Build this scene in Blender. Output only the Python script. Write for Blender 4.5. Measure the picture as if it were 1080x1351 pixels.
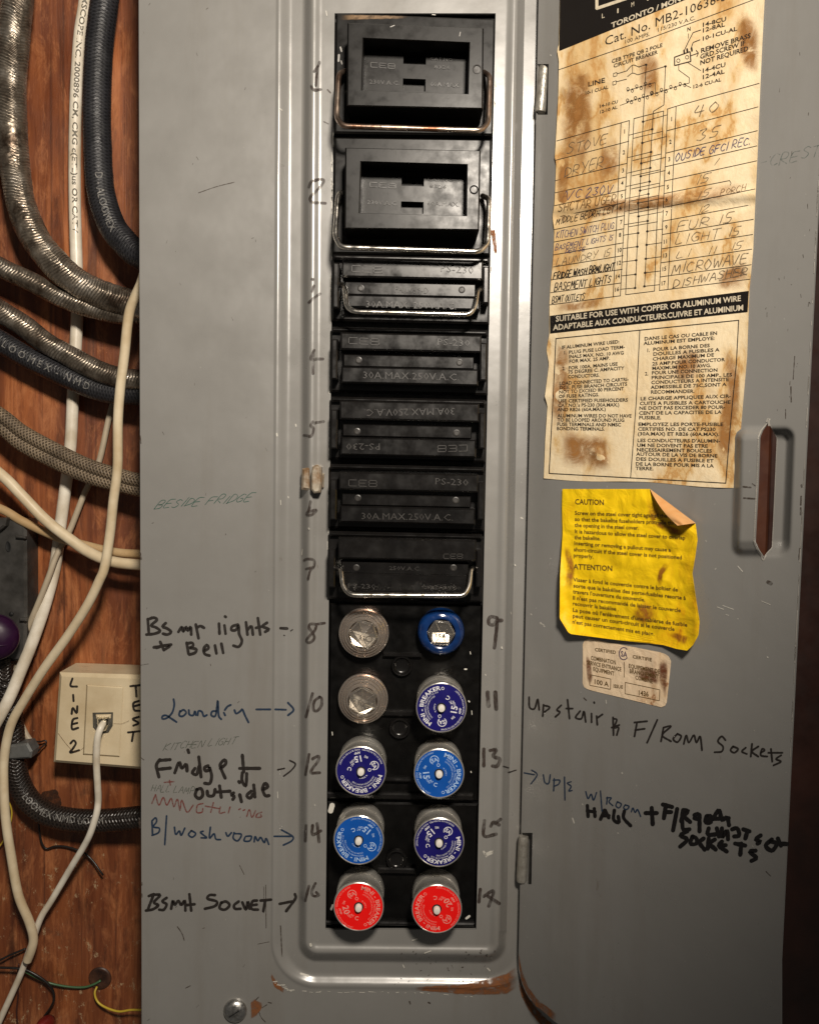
import bpy, math, random
from mathutils import Vector, Matrix, noise
random.seed(7)
for o in list(bpy.data.objects): bpy.data.objects.remove(o)
SC = bpy.context.scene
COL = SC.collection
R = math.radians

# ------------------------------------------------------------------ camera
F_PX, W_PX, H_PX = 1116.0, 1080.0, 1351.0        # focal length / size of the photograph in its own pixels
DIST = 0.48                                        # metres from lens to panel
PITCH, ROLL = R(2.5), R(1.0)
FWD = Vector((0, math.cos(PITCH), -math.sin(PITCH)))
_r0 = Vector((1, 0, 0)); _u0 = Vector((0, math.sin(PITCH), math.cos(PITCH)))
RGT = _r0*math.cos(ROLL) + _u0*math.sin(ROLL)
UPV = _u0*math.cos(ROLL) - _r0*math.sin(ROLL)
CAM = -FWD*(DIST/math.cos(PITCH))
cd = bpy.data.cameras.new('camera'); cam = bpy.data.objects.new('camera', cd); COL.objects.link(cam)
cd.sensor_fit = 'HORIZONTAL'; cd.sensor_width = 36; cd.lens = 36*F_PX/W_PX
cd.clip_start = 0.01; cd.clip_end = 50
m = Matrix((RGT, UPV, -FWD)).transposed().to_4x4(); m.translation = CAM
cam.matrix_world = m
SC.camera = cam

# ------------------------------------------------------------------ light
w = bpy.data.worlds.new('World'); SC.world = w; w.use_nodes = True
bg = w.node_tree.nodes['Background']; bg.inputs[0].default_value = (1.0, 0.93, 0.84, 1); bg.inputs[1].default_value = 0.065
def area(name, loc, target, size, power, color):
    l = bpy.data.lights.new(name, 'AREA'); l.shape = 'DISK'; l.size = size; l.energy = power; l.color = color
    o = bpy.data.objects.new(name, l); COL.objects.link(o); o.location = loc
    d = Vector(target)-Vector(loc); o.rotation_euler = d.to_track_quat('-Z', 'Y').to_euler(); return o
def spot(name, loc, target, half, blend, radius, power, color):
    l = bpy.data.lights.new(name, 'SPOT'); l.spot_size = R(2*half); l.spot_blend = blend; l.shadow_soft_size = radius; l.energy = power; l.color = color
    o = bpy.data.objects.new(name, l); COL.objects.link(o); o.location = loc
    d = Vector(target)-Vector(loc); o.rotation_euler = d.to_track_quat('-Z', 'Y').to_euler(); return o
spot('work_lamp', (0.10, -0.66, 0.385), (-0.13, 0, 0.12), 36.3, 0.68, 0.05, 32.0, (1.0, 0.90, 0.775))
SC.view_settings.view_transform = 'Standard'; SC.view_settings.look = 'None'
SC.view_settings.exposure = 0.06; SC.view_settings.gamma = 1.0

# ------------------------------------------------------------------ where things stand
def ray(px, py): return FWD + RGT*((px-W_PX/2)/F_PX) - UPV*((py-H_PX/2)/F_PX)
def P(px, py, h=0.0):                              # point h mm in front of the cover sheet
    d = ray(px, py); return CAM + d*((-h*0.001-CAM.y)/d.y)
def MM(px, h=0.0): return px*(DIST*1000-h)/F_PX     # px -> mm at that depth
HT, HB = P(709, 0, 3), P(682, 1290, 3)             # the hinge axis of the door
DAX = (HT-HB).normalized()
DU = Vector((0.675, -0.738, 0)); DU = (DU-DAX*DU.dot(DAX)).normalized()
DN = DU.cross(DAX).normalized()
if DN.y > 0: DN = -DN
def D(px, py, e=0.0):                              # point e mm proud of the door's inner face
    d = ray(px, py); q = HB + DN*(e*0.001); return CAM + d*((q-CAM).dot(DN)/d.dot(DN))

# ------------------------------------------------------------------ mesh helpers
class MB:
    def __init__(s): s.v=[]; s.f=[]; s.m=[]; s.uv=[]; s.hasuv=False
    def add(s, vs, fs, mi=0, uvs=None):
        b=len(s.v); s.v.extend(Vector(x) for x in vs)
        for i,f in enumerate(fs):
            s.f.append([b+k for k in f]); s.m.append(mi)
            if uvs is not None: s.uv.append(uvs[i]); s.hasuv=True
            else: s.uv.append([(0,0)]*len(f))
    def build(s, name, mats, parent=None, smooth=False, loc=None, shift=True, angle=None):
        me=bpy.data.meshes.new(name)
        if parent is not None:
            r=parent
            while r.parent: r=r.parent
            off=r.location.copy() if shift else Vector()
        else: off=loc if loc is not None else Vector()
        me.from_pydata([tuple(v-off) for v in s.v],[],s.f)
        if not isinstance(mats,(list,tuple)): mats=[mats]
        for k in mats: me.materials.append(k)
        me.polygons.foreach_set('material_index',s.m)
        if s.hasuv:
            uvl=me.uv_layers.new(name='UVMap'); i=0; data=[]
            for u in s.uv:
                for a in u: data.extend(a)
            uvl.data.foreach_set('uv',data)
        if smooth: me.polygons.foreach_set('use_smooth',[True]*len(me.polygons))
        me.validate(); me.update()
        o=bpy.data.objects.new(name,me); COL.objects.link(o)
        if angle and smooth:
            try: me.set_sharp_from_angle(angle=R(angle))
            except Exception: pass
        if parent is not None: o.parent=parent
        elif loc is not None: o.location=loc
        return o
def thing(name,label,cat,loc,group=None):
    o=bpy.data.objects.new(name,None); COL.objects.link(o); o.location=loc; o.empty_display_size=0.01
    tag(o,label,cat,group); return o
def tag(o,label,cat=None,group=None):
    o['label']=label
    if cat: o['category']=cat
    if group: o['group']=group
    return o
def struct(o): o['kind']='structure'; return o

def catmull(pts,n=6):
    if len(pts)<3: return [Vector(p) for p in pts]
    q=[Vector(p) for p in pts]; q=[q[0]*2-q[1]]+q+[q[-1]*2-q[-2]]; out=[]
    for i in range(1,len(q)-2):
        a,b,c,d=q[i-1:i+3]
        for k in range(n):
            t=k/n; out.append(0.5*((2*b)+(c-a)*t+(2*a-5*b+4*c-d)*t*t+(3*b-a-3*c+d)*t**3))
    out.append(q[-2]); return out
def resample(pts,step):
    out=[pts[0].copy()]; acc=0
    for a,b in zip(pts,pts[1:]):
        L=(b-a).length
        if L==0: continue
        t=step-acc
        while t<=L: out.append(a.lerp(b,t/L)); t+=step
        acc=L-(t-step)
    if (out[-1]-pts[-1]).length>step*0.3: out.append(pts[-1].copy())
    return out
def frames(pts):
    fr=[]
    for i,p in enumerate(pts):
        t=(pts[min(i+1,len(pts)-1)]-pts[max(i-1,0)]).normalized()
        c=(CAM-p); n=(c-t*c.dot(t)).normalized(); fr.append((p,t,n,t.cross(n)))
    return fr
def tube(mb,pts,r,seg=12,mi=0,disp=None,caps=True,flat=1.0):
    """swept tube; r metres (number or list); angle 0 faces the camera; uv = (turn, length in mm)"""
    fr=frames(pts); L=0; vs=[]; uvv=[]
    for i,(p,t,n,b) in enumerate(fr):
        if i: L+=(p-fr[i-1][0]).length
        rr=r[i] if isinstance(r,(list,tuple)) else r
        for k in range(seg):
            a=2*math.pi*k/seg; q=rr*(1+(disp(a,L*1000) if disp else 0))
            vs.append(p+n*(q*math.cos(a))+b*(q*flat*math.sin(a)))
        uvv.append(L*1000)
    fs=[];uv=[]
    for i in range(len(fr)-1):
        for k in range(seg):
            k2=(k+1)%seg; fs.append((i*seg+k,i*seg+k2,(i+1)*seg+k2,(i+1)*seg+k))
            uv.append([(k/seg,uvv[i]),((k+1)/seg,uvv[i]),((k+1)/seg,uvv[i+1]),(k/seg,uvv[i+1])])
    if caps:
        fs.append(tuple(range(seg))[::-1]); uv.append([(0,0)]*seg)
        b0=(len(fr)-1)*seg; fs.append(tuple(range(b0,b0+seg))); uv.append([(0,0)]*seg)
    mb.add(vs,fs,mi,uv); return fr
def prism(mb,quad,h0,h1,bev=0.6,mi=0,back=False,mp=None):
    """upright block: quad = pixel corners of its front face h1 mm out, sides run straight back to h0; bev = chamfer in mm"""
    if mp is None: fr=[P(x,y,h1) for x,y in quad]; n=Vector((0,-1,0))
    else: fr=[mp(x,y,h1) for x,y in quad]; n=DN
    c=sum(fr,Vector())/len(fr); k=len(fr)
    size=min((fr[i]-fr[(i+1)%k]).length for i in range(k)); b=min(bev*0.001,size*0.4,(h1-h0)*0.0009)
    ins=[]
    for i in range(k):
        e1=(fr[(i+1)%k]-fr[i]).normalized(); e0=(fr[i-1]-fr[i]).normalized(); d=(e0+e1)
        s=math.sqrt(max(1e-6,(1-e0.dot(e1))/2)); d=d.normalized() if d.length>1e-6 else Vector((0,0,0))
        ins.append(fr[i]+d*(b/max(s,0.3)))
    ring1=[v-n*b for v in fr]; ring0=[v-n*((h1-h0)*0.001) for v in fr]
    vs=ins+ring1+ring0; fs=[tuple(range(k))]
    for i in range(k):
        j=(i+1)%k; fs.append((i,k+i,k+j,j)); fs.append((k+i,2*k+i,2*k+j,k+j))
    if back: fs.append(tuple(range(2*k,3*k))[::-1])
    mb.add(vs,fs,mi)
def rect(x0,y0,x1,y1,s=0.022,t=0.012):             # a pixel rectangle leaning like the panel does
    cx,cy=(x0+x1)/2,(y0+y1)/2
    f=lambda x,y:(x-(y-cy)*t, y+(x-cx)*s)
    return [f(x0,y0),f(x1,y0),f(x1,y1),f(x0,y1)]
def circ(cx,cy,r,n=20): return [(cx+r*math.cos(2*math.pi*i/n), cy+r*math.sin(2*math.pi*i/n)) for i in range(n)]
def lathe(mb,prof,seg=48,M=Matrix(),mi=0,caps=True):
    """prof: (radius, z) in mm along local z, first point at the bottom"""
    n=len(prof); vs=[]
    for r,z in prof:
        for k in range(seg):
            a=2*math.pi*k/seg; vs.append(M@Vector((r*math.cos(a)*0.001,r*math.sin(a)*0.001,z*0.001)))
    fs=[]
    for i in range(n-1):
        for k in range(seg):
            j=(k+1)%seg; fs.append((i*seg+k,i*seg+j,(i+1)*seg+j,(i+1)*seg+k))
    if caps:
        if prof[-1][0]>0.01: fs.append(tuple(range((n-1)*seg,n*seg)))
        if prof[0][0]>0.01: fs.append(tuple(range(seg))[::-1])
    mb.add(vs,fs,mi)

# ------------------------------------------------------------------ flat print, ink and lettering
_glyph={}
def load_glyphs(chars):
    """outline of every character of the built-in font, read once: plain, bold and raised"""
    jobs=[]
    for style in ('r','b','e'):
        for c in chars:
            for s in (c,c+c):
                if c==' ': s='H'+s.replace(' ',' ')+'H'
                cu=bpy.data.curves.new('t','FONT'); cu.body=s; cu.size=1; cu.resolution_u=2 if style!='e' else 1
                if style=='b': cu.offset=0.022
                if style=='e': cu.extrude=0.05
                o=bpy.data.objects.new('t',cu); COL.objects.link(o); jobs.append((style,c,s,o))
    dg=bpy.context.evaluated_depsgraph_get(); dg.update(); tmp={}
    for style,c,s,o in jobs:
        me=o.evaluated_get(dg).to_mesh(); v=[x.co.copy() for x in me.vertices]; f=[tuple(p.vertices) for p in me.polygons]
        tmp.setdefault((style,c),[]).append((v,f,max((x.x for x in v),default=0)))
        o.evaluated_get(dg).to_mesh_clear()
    for k,(a,b) in tmp.items():
        adv=b[2]-a[2]
        _glyph[k]=(a[0] if k[1]!=' ' else [], a[1] if k[1]!=' ' else [], adv)
    for style,c,s,o in jobs:
        cu=o.data; bpy.data.objects.remove(o); bpy.data.curves.remove(cu)
CAPH=[0.7]
def text(mb,s,p0,p1,cap,mp,mi=0,style='r',up=None,lift=0.0,ez=0.4):
    """s set from pixel p0 to pixel p1 along its baseline, capitals cap px tall, laid on the surface mp(px,py,mm)"""
    W=sum(_glyph[(style,c)][2] for c in s); x=0
    up=up or (0,-1); dx,dy=(p1[0]-p0[0])/W,(p1[1]-p0[1])/W; k=cap/CAPH[0]
    for c in s:
        v,f,a=_glyph[(style,c)]
        if v: mb.add([mp(p0[0]+dx*(x+q.x)+up[0]*k*q.y, p0[1]+dy*(x+q.x)+up[1]*k*q.y, lift+(ez*(q.z+0.05)/0.1 if style=='e' else 0)) for q in v],f,mi)
        x+=a
def arc_text(mb,s,rad,a0,a1,cap,z,mi=0,style='b',inward=False):
    """on a disc (mm): rad of the baseline, from angle a0 to a1 (degrees)"""
    W=sum(_glyph[(style,c)][2] for c in s); x=0; k=cap/CAPH[0]
    for c in s:
        v,f,a=_glyph[(style,c)]
        out=[]
        for q in v:
            t=R(a0+(a1-a0)*((x+q.x)/W)); r=rad+(-1 if inward else 1)*q.y*k
            out.append(Vector((r*math.cos(t),r*math.sin(t),z))*0.001)
        if v: mb.add(out,f,mi)
        x+=a
def stroke(mb,pts,wid,mp,mi=0,smooth=True,lift=0.12,jit=0.18):
    """a pen stroke in pixels laid on the surface mp"""
    q=[Vector((p[0],p[1],0)) for p in pts]
    if len(q)==1: q=[q[0]-Vector((0.4,0.3,0)),q[0]+Vector((0.4,0.3,0))]
    q=catmull(q,5) if smooth and len(q)>2 else q
    q=resample(q,max(0.8,wid*0.4)) if len(q)>1 else q
    if len(q)<2: return
    vs=[];fs=[]; n=len(q)
    ph=random.random()*50
    for i,p in enumerate(q):
        t=(q[min(i+1,n-1)]-q[max(i-1,0)]); t=t.normalized() if t.length>1e-9 else Vector((1,0,0))
        nn=Vector((-t.y,t.x,0)); ww=(wid[i] if isinstance(wid,list) else wid)*0.5*(1+jit*noise.noise((p.x*0.25+ph,p.y*0.25,0.0)))
        vs+= [mp(p.x+nn.x*ww,p.y+nn.y*ww,lift), mp(p.x-nn.x*ww,p.y-nn.y*ww,lift)]
    for i in range(n-1): fs.append((2*i,2*i+1,2*i+3,2*i+2))
    for e,i in ((-1,0),(1,n-1)):                      # round ends
        p=q[i]; t=(q[1]-q[0]) if e<0 else (q[-1]-q[-2]); t=t.normalized()*e; nn=Vector((-t.y,t.x,0)); b=len(vs)
        ww=wid*0.5; vs.append(mp(p.x,p.y,lift))
        for k in range(7):
            a=math.pi*(k/6)-math.pi/2; d=t*math.cos(a)+nn*math.sin(a); vs.append(mp(p.x+d.x*ww,p.y+d.y*ww,lift))
        for k in range(6): fs.append((b,b+1+k,b+2+k))
    mb.add(vs,fs,mi)
def strokes(mb,lst,x0,y0,s,wid,mp,mi=0,lift=0.12,**kw):
    for st in lst: stroke(mb,[(x0+x/s,y0+y/s) for x,y in st],wid,mp,mi,lift=lift+random.random()*0.04,**kw)
SF={'A':'0,0 .35,1 .7,0|.15,.4 .55,.4','B':'0,0 0,1 .5,.95 .45,.55 .05,.5 .6,.4 .5,.05 0,0','C':'.65,.85 .3,1 .02,.5 .25,.02 .65,.1','D':'.05,0 .05,1 .6,.75 .6,.3 0,0',
'E':'.6,1 .05,.95 .02,.02 .6,0|.03,.5 .5,.52','F':'.65,1 .05,.95 .02,0|.03,.5 .5,.55','G':'.65,.85 .3,1 .02,.5 .25,.02 .62,.1 .6,.45 .35,.45','H':'.02,0 .05,1|.6,0 .6,1|.03,.5 .6,.5',
'I':'.2,0 .25,1','J':'.5,1 .5,.15 .2,0 .02,.2','K':'.02,0 .05,1|.6,1 .05,.45 .65,0','L':'.08,1 .02,.03 .55,.05','M':'0,0 .12,1 .38,.3 .65,1 .75,0','N':'0,0 .08,1 .58,0 .65,1',
'O':'.3,1 .02,.5 .3,0 .65,.5 .3,1','P':'.02,0 .06,1 .55,.9 .5,.5 .05,.45','Q':'.3,1 .02,.5 .3,0 .65,.5 .3,1|.4,.3 .7,-.1','R':'.02,0 .06,1 .55,.9 .5,.5 .05,.45 .65,0','S':'.6,.85 .3,1 .05,.75 .55,.35 .35,0 0,.1',
'T':'0,.98 .7,1|.35,1 .32,0','U':'.05,1 .08,.2 .35,0 .6,.25 .62,1','V':'0,1 .3,0 .65,1','W':'0,1 .15,0 .38,.7 .58,0 .8,1','X':'0,0 .65,1|0,1 .6,0','Y':'0,1 .32,.5|.65,1 .2,0','Z':'0,1 .6,1 0,0 .65,0',
'0':'.3,1 .03,.5 .3,0 .6,.5 .3,1','1':'.3,1 .25,0','2':'.05,.8 .35,1 .5,.7 0,0 .6,.05','3':'.05,.9 .5,.95 .25,.55 .55,.3 .3,0 0,.1','4':'.15,1 .02,.45 .6,.45|.45,1 .42,0','5':'.6,1 .15,.95 .1,.55 .5,.45 .4,.05 0,.02',
'/':'.55,1.05 .05,-.1','.':'.1,0 .15,.03','-':'.05,.45 .5,.47','+':'0,.5 .6,.5|.3,.85 .3,.15','"':'.1,1 .08,.65|.35,1 .33,.65','&':'.6,0 .1,.75 .3,1 .4,.75 0,.2 .25,0 .6,.4'}
def scrawl(mb,s,p0,p1,cap,wid,mp,mi=0,slant=0.2,lift=0.12,up=(0,-1)):
    adv=[(0.5 if c==' ' else 0.45 if c in 'I1.' else 1.0 if c in 'MW' else 0.85) for c in s]; W=sum(adv); x=0
    ex,ey=(p1[0]-p0[0])/W,(p1[1]-p0[1])/W
    for c,a in zip(s,adv):
        if c in SF:
            dx,dy,sc=random.uniform(-.05,.05),random.uniform(-.08,.08),random.uniform(.88,1.12)
            for part in SF[c].split('|'):
                pts=[]
                for xy in part.split():
                    u,v=map(float,xy.split(',')); v=v*sc+dy; u=u+dx+slant*v
                    pts.append((p0[0]+ex*(x+u)+up[0]*cap*v, p0[1]+ey*(x+u)+up[1]*cap*v))
                stroke(mb,pts,wid,mp,mi,lift=lift+random.random()*0.03)
        x+=a

# ------------------------------------------------------------------ materials
def _nt(name):
    mt=bpy.data.materials.new(name); mt.use_nodes=True; nt=mt.node_tree; return mt,nt,nt.nodes['Principled BSDF']
def N(nt,t,**kw):
    n=nt.nodes.new(t)
    for k,v in kw.items():
        if k in n.inputs: n.inputs[k].default_value=v
        else: setattr(n,k,v)
    return n
def coords(nt,scale=(1,1,1),uv=False,rot=(0,0,0)):
    tc=nt.nodes.new('ShaderNodeTexCoord'); mp=nt.nodes.new('ShaderNodeMapping'); mp.inputs['Scale'].default_value=scale; mp.inputs['Rotation'].default_value=rot
    nt.links.new(tc.outputs['UV' if uv else 'Object'],mp.inputs[0]); return mp.outputs[0]
def noise_n(nt,vec,scale,detail=4,rough=0.55,dist=0.0):
    n=N(nt,'ShaderNodeTexNoise'); n.inputs['Scale'].default_value=scale; n.inputs['Detail'].default_value=detail; n.inputs['Roughness'].default_value=rough; n.inputs['Distortion'].default_value=dist
    nt.links.new(vec,n.inputs['Vector']); return n.outputs['Fac']
def ramp(nt,fac,stops):
    r=nt.nodes.new('ShaderNodeValToRGB'); e=r.color_ramp.elements
    while len(e)<len(stops): e.new(0.5)
    for el,(p,c) in zip(e,stops):
        el.position=p; el.color=(c if len(c)==4 else (*c,1)) if isinstance(c,tuple) else (c,c,c,1)
    nt.links.new(fac,r.inputs[0]); return r.outputs['Color']
def mixc(nt,fac,a,b,mode='MIX'):
    n=nt.nodes.new('ShaderNodeMix'); n.data_type='RGBA'; n.blend_type=mode
    for sock,val in ((n.inputs[0],fac),(n.inputs[6],a),(n.inputs[7],b)):
        if hasattr(val,'is_output'): nt.links.new(val,sock)
        elif isinstance(val,tuple): sock.default_value=(*val,1) if len(val)==3 else val
        else: sock.default_value=val
    return n.outputs[2]
def bump(nt,b,h,strength,dist=0.001,prev=None):
    n=nt.nodes.new('ShaderNodeBump'); n.inputs['Strength'].default_value=strength; n.inputs['Distance'].default_value=dist
    nt.links.new(h,n.inputs['Height'])
    if prev: nt.links.new(prev,n.inputs['Normal'])
    nt.links.new(n.outputs[0],b.inputs['Normal']); return n.outputs[0]
def simple(name,c,rough=0.5,metal=0.0,c2=None,scale=60,bs=0.0,bscale=300,rvar=0.12,spec=0.5,coat=0.0,bdist=0.0005,lo=0.35,hi=0.65):
    mt,nt,b=_nt(name); v=coords(nt)
    f=noise_n(nt,v,scale,6,0.6)
    c2=c2 or tuple(x*0.8 for x in c)
    nt.links.new(ramp(nt,f,[(lo,c2),(hi,c)]),b.inputs['Base Color'])
    nt.links.new(ramp(nt,noise_n(nt,v,scale*2.7,5),[(0.3,max(0.02,rough-rvar)),(0.7,min(1,rough+rvar))]),b.inputs['Roughness'])
    b.inputs['Metallic'].default_value=metal; b.inputs['Specular IOR Level'].default_value=spec; b.inputs['Coat Weight'].default_value=coat
    if bs: bump(nt,b,noise_n(nt,v,bscale,4),bs,bdist)
    return mt
def ink(name,c,alpha_lo=0.75,alpha_hi=1.0,rough=0.5,scale=220,stretch=(1,1,1)):
    mt,nt,b=_nt(name); v=coords(nt,stretch); b.inputs['Base Color'].default_value=(*c,1); b.inputs['Roughness'].default_value=rough
    nt.links.new(ramp(nt,noise_n(nt,v,scale,5,0.7),[(0.35,alpha_lo),(0.6,alpha_hi)]),b.inputs['Alpha']); return mt
def patch(name,c,lo,hi,rough=0.7,scale=130,edge=0.35):
    # a stain that thins out towards its rim
    mt,nt,b=_nt(name); v=coords(nt); b.inputs['Base Color'].default_value=(*c,1); b.inputs['Roughness'].default_value=rough
    sep=nt.nodes.new('ShaderNodeSeparateXYZ'); nt.links.new(coords(nt,uv=True),sep.inputs[0])
    def tri(s):
        a=N(nt,'ShaderNodeMath',operation='PINGPONG'); nt.links.new(s,a.inputs[0]); a.inputs[1].default_value=0.5
        m=N(nt,'ShaderNodeMapRange'); m.interpolation_type='SMOOTHSTEP'; nt.links.new(a.outputs[0],m.inputs[0]); m.inputs[1].default_value=0.0; m.inputs[2].default_value=edge; return m.outputs[0]
    n=ramp(nt,noise_n(nt,v,scale,6,0.7,0.5),[(0.32,lo),(0.62,hi)])
    m1=N(nt,'ShaderNodeMath',operation='MULTIPLY'); nt.links.new(tri(sep.outputs[0]),m1.inputs[0]); nt.links.new(tri(sep.outputs[1]),m1.inputs[1])
    m2=N(nt,'ShaderNodeMath',operation='MULTIPLY'); nt.links.new(m1.outputs[0],m2.inputs[0]); nt.links.new(n,m2.inputs[1])
    nt.links.new(m2.outputs[0],b.inputs['Alpha']); return mt
def paint_mat():
    mt,nt,b=_nt('grey_enamel'); v=coords(nt)
    base=ramp(nt,noise_n(nt,v,9,5,0.6),[(0.3,(0.194,0.189,0.178)),(0.7,(0.226,0.221,0.210))])
    sp=ramp(nt,noise_n(nt,v,420,3,0.5),[(0.75,0.0),(0.775,0.8)]); c=mixc(nt,sp,base,(0.36,0.35,0.32))
    sp2=ramp(nt,noise_n(nt,coords(nt,(1,1,0.35)),150,5,0.7),[(0.70,0.0),(0.76,0.6)]); c=mixc(nt,sp2,c,(0.11,0.09,0.07))
    gr=ramp(nt,noise_n(nt,coords(nt,(1,1,0.12)),30,6,0.65),[(0.52,0.0),(0.75,0.35)]); c=mixc(nt,gr,c,(0.14,0.12,0.095))
    nt.links.new(c,b.inputs['Base Color'])
    nt.links.new(ramp(nt,noise_n(nt,v,40,5),[(0.3,0.25),(0.7,0.38)]),b.inputs['Roughness']); b.inputs['Specular IOR Level'].default_value=0.95; b.inputs['Coat Weight'].default_value=0.15; b.inputs['Coat Roughness'].default_value=0.12
    p=bump(nt,b,noise_n(nt,v,260,3),0.07,0.0003); bump(nt,b,noise_n(nt,v,24,3),0.16,0.003,p)
    return mt
def wood_mat():
    mt,nt,b=_nt('varnished_plywood'); v=coords(nt,(1,1,0.07)); v2=coords(nt)
    g=noise_n(nt,v,95,8,0.65,1.2); big=noise_n(nt,coords(nt,(1,1,0.3)),11,4,0.55,0.8)
    c=ramp(nt,g,[(0.22,(0.065,0.018,0.006)),(0.42,(0.175,0.050,0.016)),(0.58,(0.31,0.098,0.031)),(0.76,(0.50,0.195,0.075))])
    c=mixc(nt,ramp(nt,big,[(0.38,0.0),(0.66,0.75)]),c,(0.095,0.025,0.010))
    c=mixc(nt,ramp(nt,noise_n(nt,coords(nt,(1,1,0.30)),85,7,0.75,0.8),[(0.50,0.0),(0.66,0.55)]),c,(0.48,0.19,0.074))
    c=mixc(nt,ramp(nt,noise_n(nt,coords(nt,(1,1,0.18)),130,6,0.7,0.3),[(0.54,0.0),(0.70,0.75)]),c,(0.045,0.014,0.007))
    c=mixc(nt,ramp(nt,noise_n(nt,coords(nt,(1,1,0.02)),210,3),[(0.60,0.0),(0.68,0.6)]),c,(0.05,0.016,0.008))
    sep=nt.nodes.new('ShaderNodeSeparateXYZ'); nt.links.new(v2,sep.inputs[0])
    mr=N(nt,'ShaderNodeMapRange'); nt.links.new(sep.outputs[2],mr.inputs[0]); mr.inputs[1].default_value=-0.05; mr.inputs[2].default_value=-0.26; mr.inputs[3].default_value=0.0; mr.inputs[4].default_value=0.115
    add=N(nt,'ShaderNodeMath',operation='ADD'); nt.links.new(noise_n(nt,coords(nt,(1,1,0.7)),170,8,0.78),add.inputs[0]); nt.links.new(mr.outputs[0],add.inputs[1])
    c=mixc(nt,ramp(nt,add.outputs[0],[(0.70,0.0),(0.77,0.85)]),c,(0.43,0.31,0.18))
    add2=N(nt,'ShaderNodeMath',operation='ADD'); nt.links.new(noise_n(nt,coords(nt,(1,1,0.8)),45,6,0.7),add2.inputs[0]); nt.links.new(mr.outputs[0],add2.inputs[1])
    c=mixc(nt,ramp(nt,add2.outputs[0],[(0.70,0.0),(0.82,0.6)]),c,(0.07,0.03,0.015))
    nt.links.new(c,b.inputs['Base Color'])
    nt.links.new(ramp(nt,noise_n(nt,v2,30,5),[(0.3,0.33),(0.7,0.6)]),b.inputs['Roughness'])
    p=bump(nt,b,g,0.25,0.0015); bump(nt,b,noise_n(nt,v2,190,4),0.15,0.001,p)
    return mt
def paper_mat(name,cream,tan,brown,lo=0.42,scale=26,bs=0.35):
    mt,nt,b=_nt(name); v=coords(nt,(1.5,1.5,0.8)); v2=coords(nt)
    mid=tuple(0.55*x+0.45*y for x,y in zip(cream,tan))
    def tide(sc,off,dist,rot):
        st=noise_n(nt,coords(nt,(1.5,1.5,0.8),rot=(0,0,rot)),sc,6,0.58,dist)
        return ramp(nt,st,[(lo+off-0.02,cream),(lo+off+0.055,mid),(lo+off+0.085,tan),(lo+off+0.10,brown),(lo+off+0.125,tan),(lo+off+0.20,mid),(lo+off+0.33,tan)])
    c=mixc(nt,1.0,tide(scale,0.0,0.35,0.0),tide(scale*0.45,0.0,0.2,1.1),'DARKEN')
    dr=noise_n(nt,coords(nt,(1,1,0.16)),60,6,0.68,0.4); c=mixc(nt,ramp(nt,dr,[(0.56,0.0),(0.76,0.6)]),c,brown)
    c=mixc(nt,ramp(nt,noise_n(nt,v2,520,4),[(0.45,0.0),(0.75,0.22)]),c,tan)
    nt.links.new(c,b.inputs['Base Color']); b.inputs['Roughness'].default_value=0.58; b.inputs['Specular IOR Level'].default_value=0.35
    p=bump(nt,b,noise_n(nt,v2,90,5,0.6,0.6),bs,0.0018); bump(nt,b,noise_n(nt,v2,600,3),0.1,0.0003,p)
    return mt
def braid_mat(name,c,cdark,metal,rough,nu=10,pitch=0.5,bs=0.8):
    mt,nt,b=_nt(name); v=coords(nt,uv=True); sep=nt.nodes.new('ShaderNodeSeparateXYZ'); nt.links.new(v,sep.inputs[0])
    def wave(sign):
        m1=N(nt,'ShaderNodeMath',operation='MULTIPLY'); nt.links.new(sep.outputs[0],m1.inputs[0]); m1.inputs[1].default_value=sign*nu*2*math.pi
        m2=N(nt,'ShaderNodeMath',operation='MULTIPLY_ADD'); nt.links.new(sep.outputs[1],m2.inputs[0]); m2.inputs[1].default_value=2*math.pi*pitch; nt.links.new(m1.outputs[0],m2.inputs[2])
        s=N(nt,'ShaderNodeMath',operation='SINE'); nt.links.new(m2.outputs[0],s.inputs[0]); return s.outputs[0]
    mx=N(nt,'ShaderNodeMath',operation='MAXIMUM'); nt.links.new(wave(1),mx.inputs[0]); nt.links.new(wave(-1),mx.inputs[1])
    mr=N(nt,'ShaderNodeMapRange'); nt.links.new(mx.outputs[0],mr.inputs[0]); mr.inputs[1].default_value=-0.6; mr.inputs[2].default_value=1.0
    o=coords(nt); dirt=noise_n(nt,o,55,6,0.65); c1=mixc(nt,mr.outputs[0],cdark,c); c2=mixc(nt,ramp(nt,dirt,[(0.42,0.0),(0.68,0.8)]),c1,cdark)
    nt.links.new(c2,b.inputs['Base Color']); b.inputs['Metallic'].default_value=metal
    nt.links.new(ramp(nt,noise_n(nt,o,120,4),[(0.3,rough-0.12),(0.7,rough+0.15)]),b.inputs['Roughness'])
    p=bump(nt,b,mr.outputs[0],bs,0.0006); bump(nt,b,noise_n(nt,o,130,5),0.4,0.0012,p)
    return mt
def glass_mat(name,c,rough=0.04,ior=1.5):
    mt,nt,b=_nt(name); b.inputs['Base Color'].default_value=(*c,1); b.inputs['Transmission Weight'].default_value=1; b.inputs['Roughness'].default_value=rough; b.inputs['IOR'].default_value=ior; return mt

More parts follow.
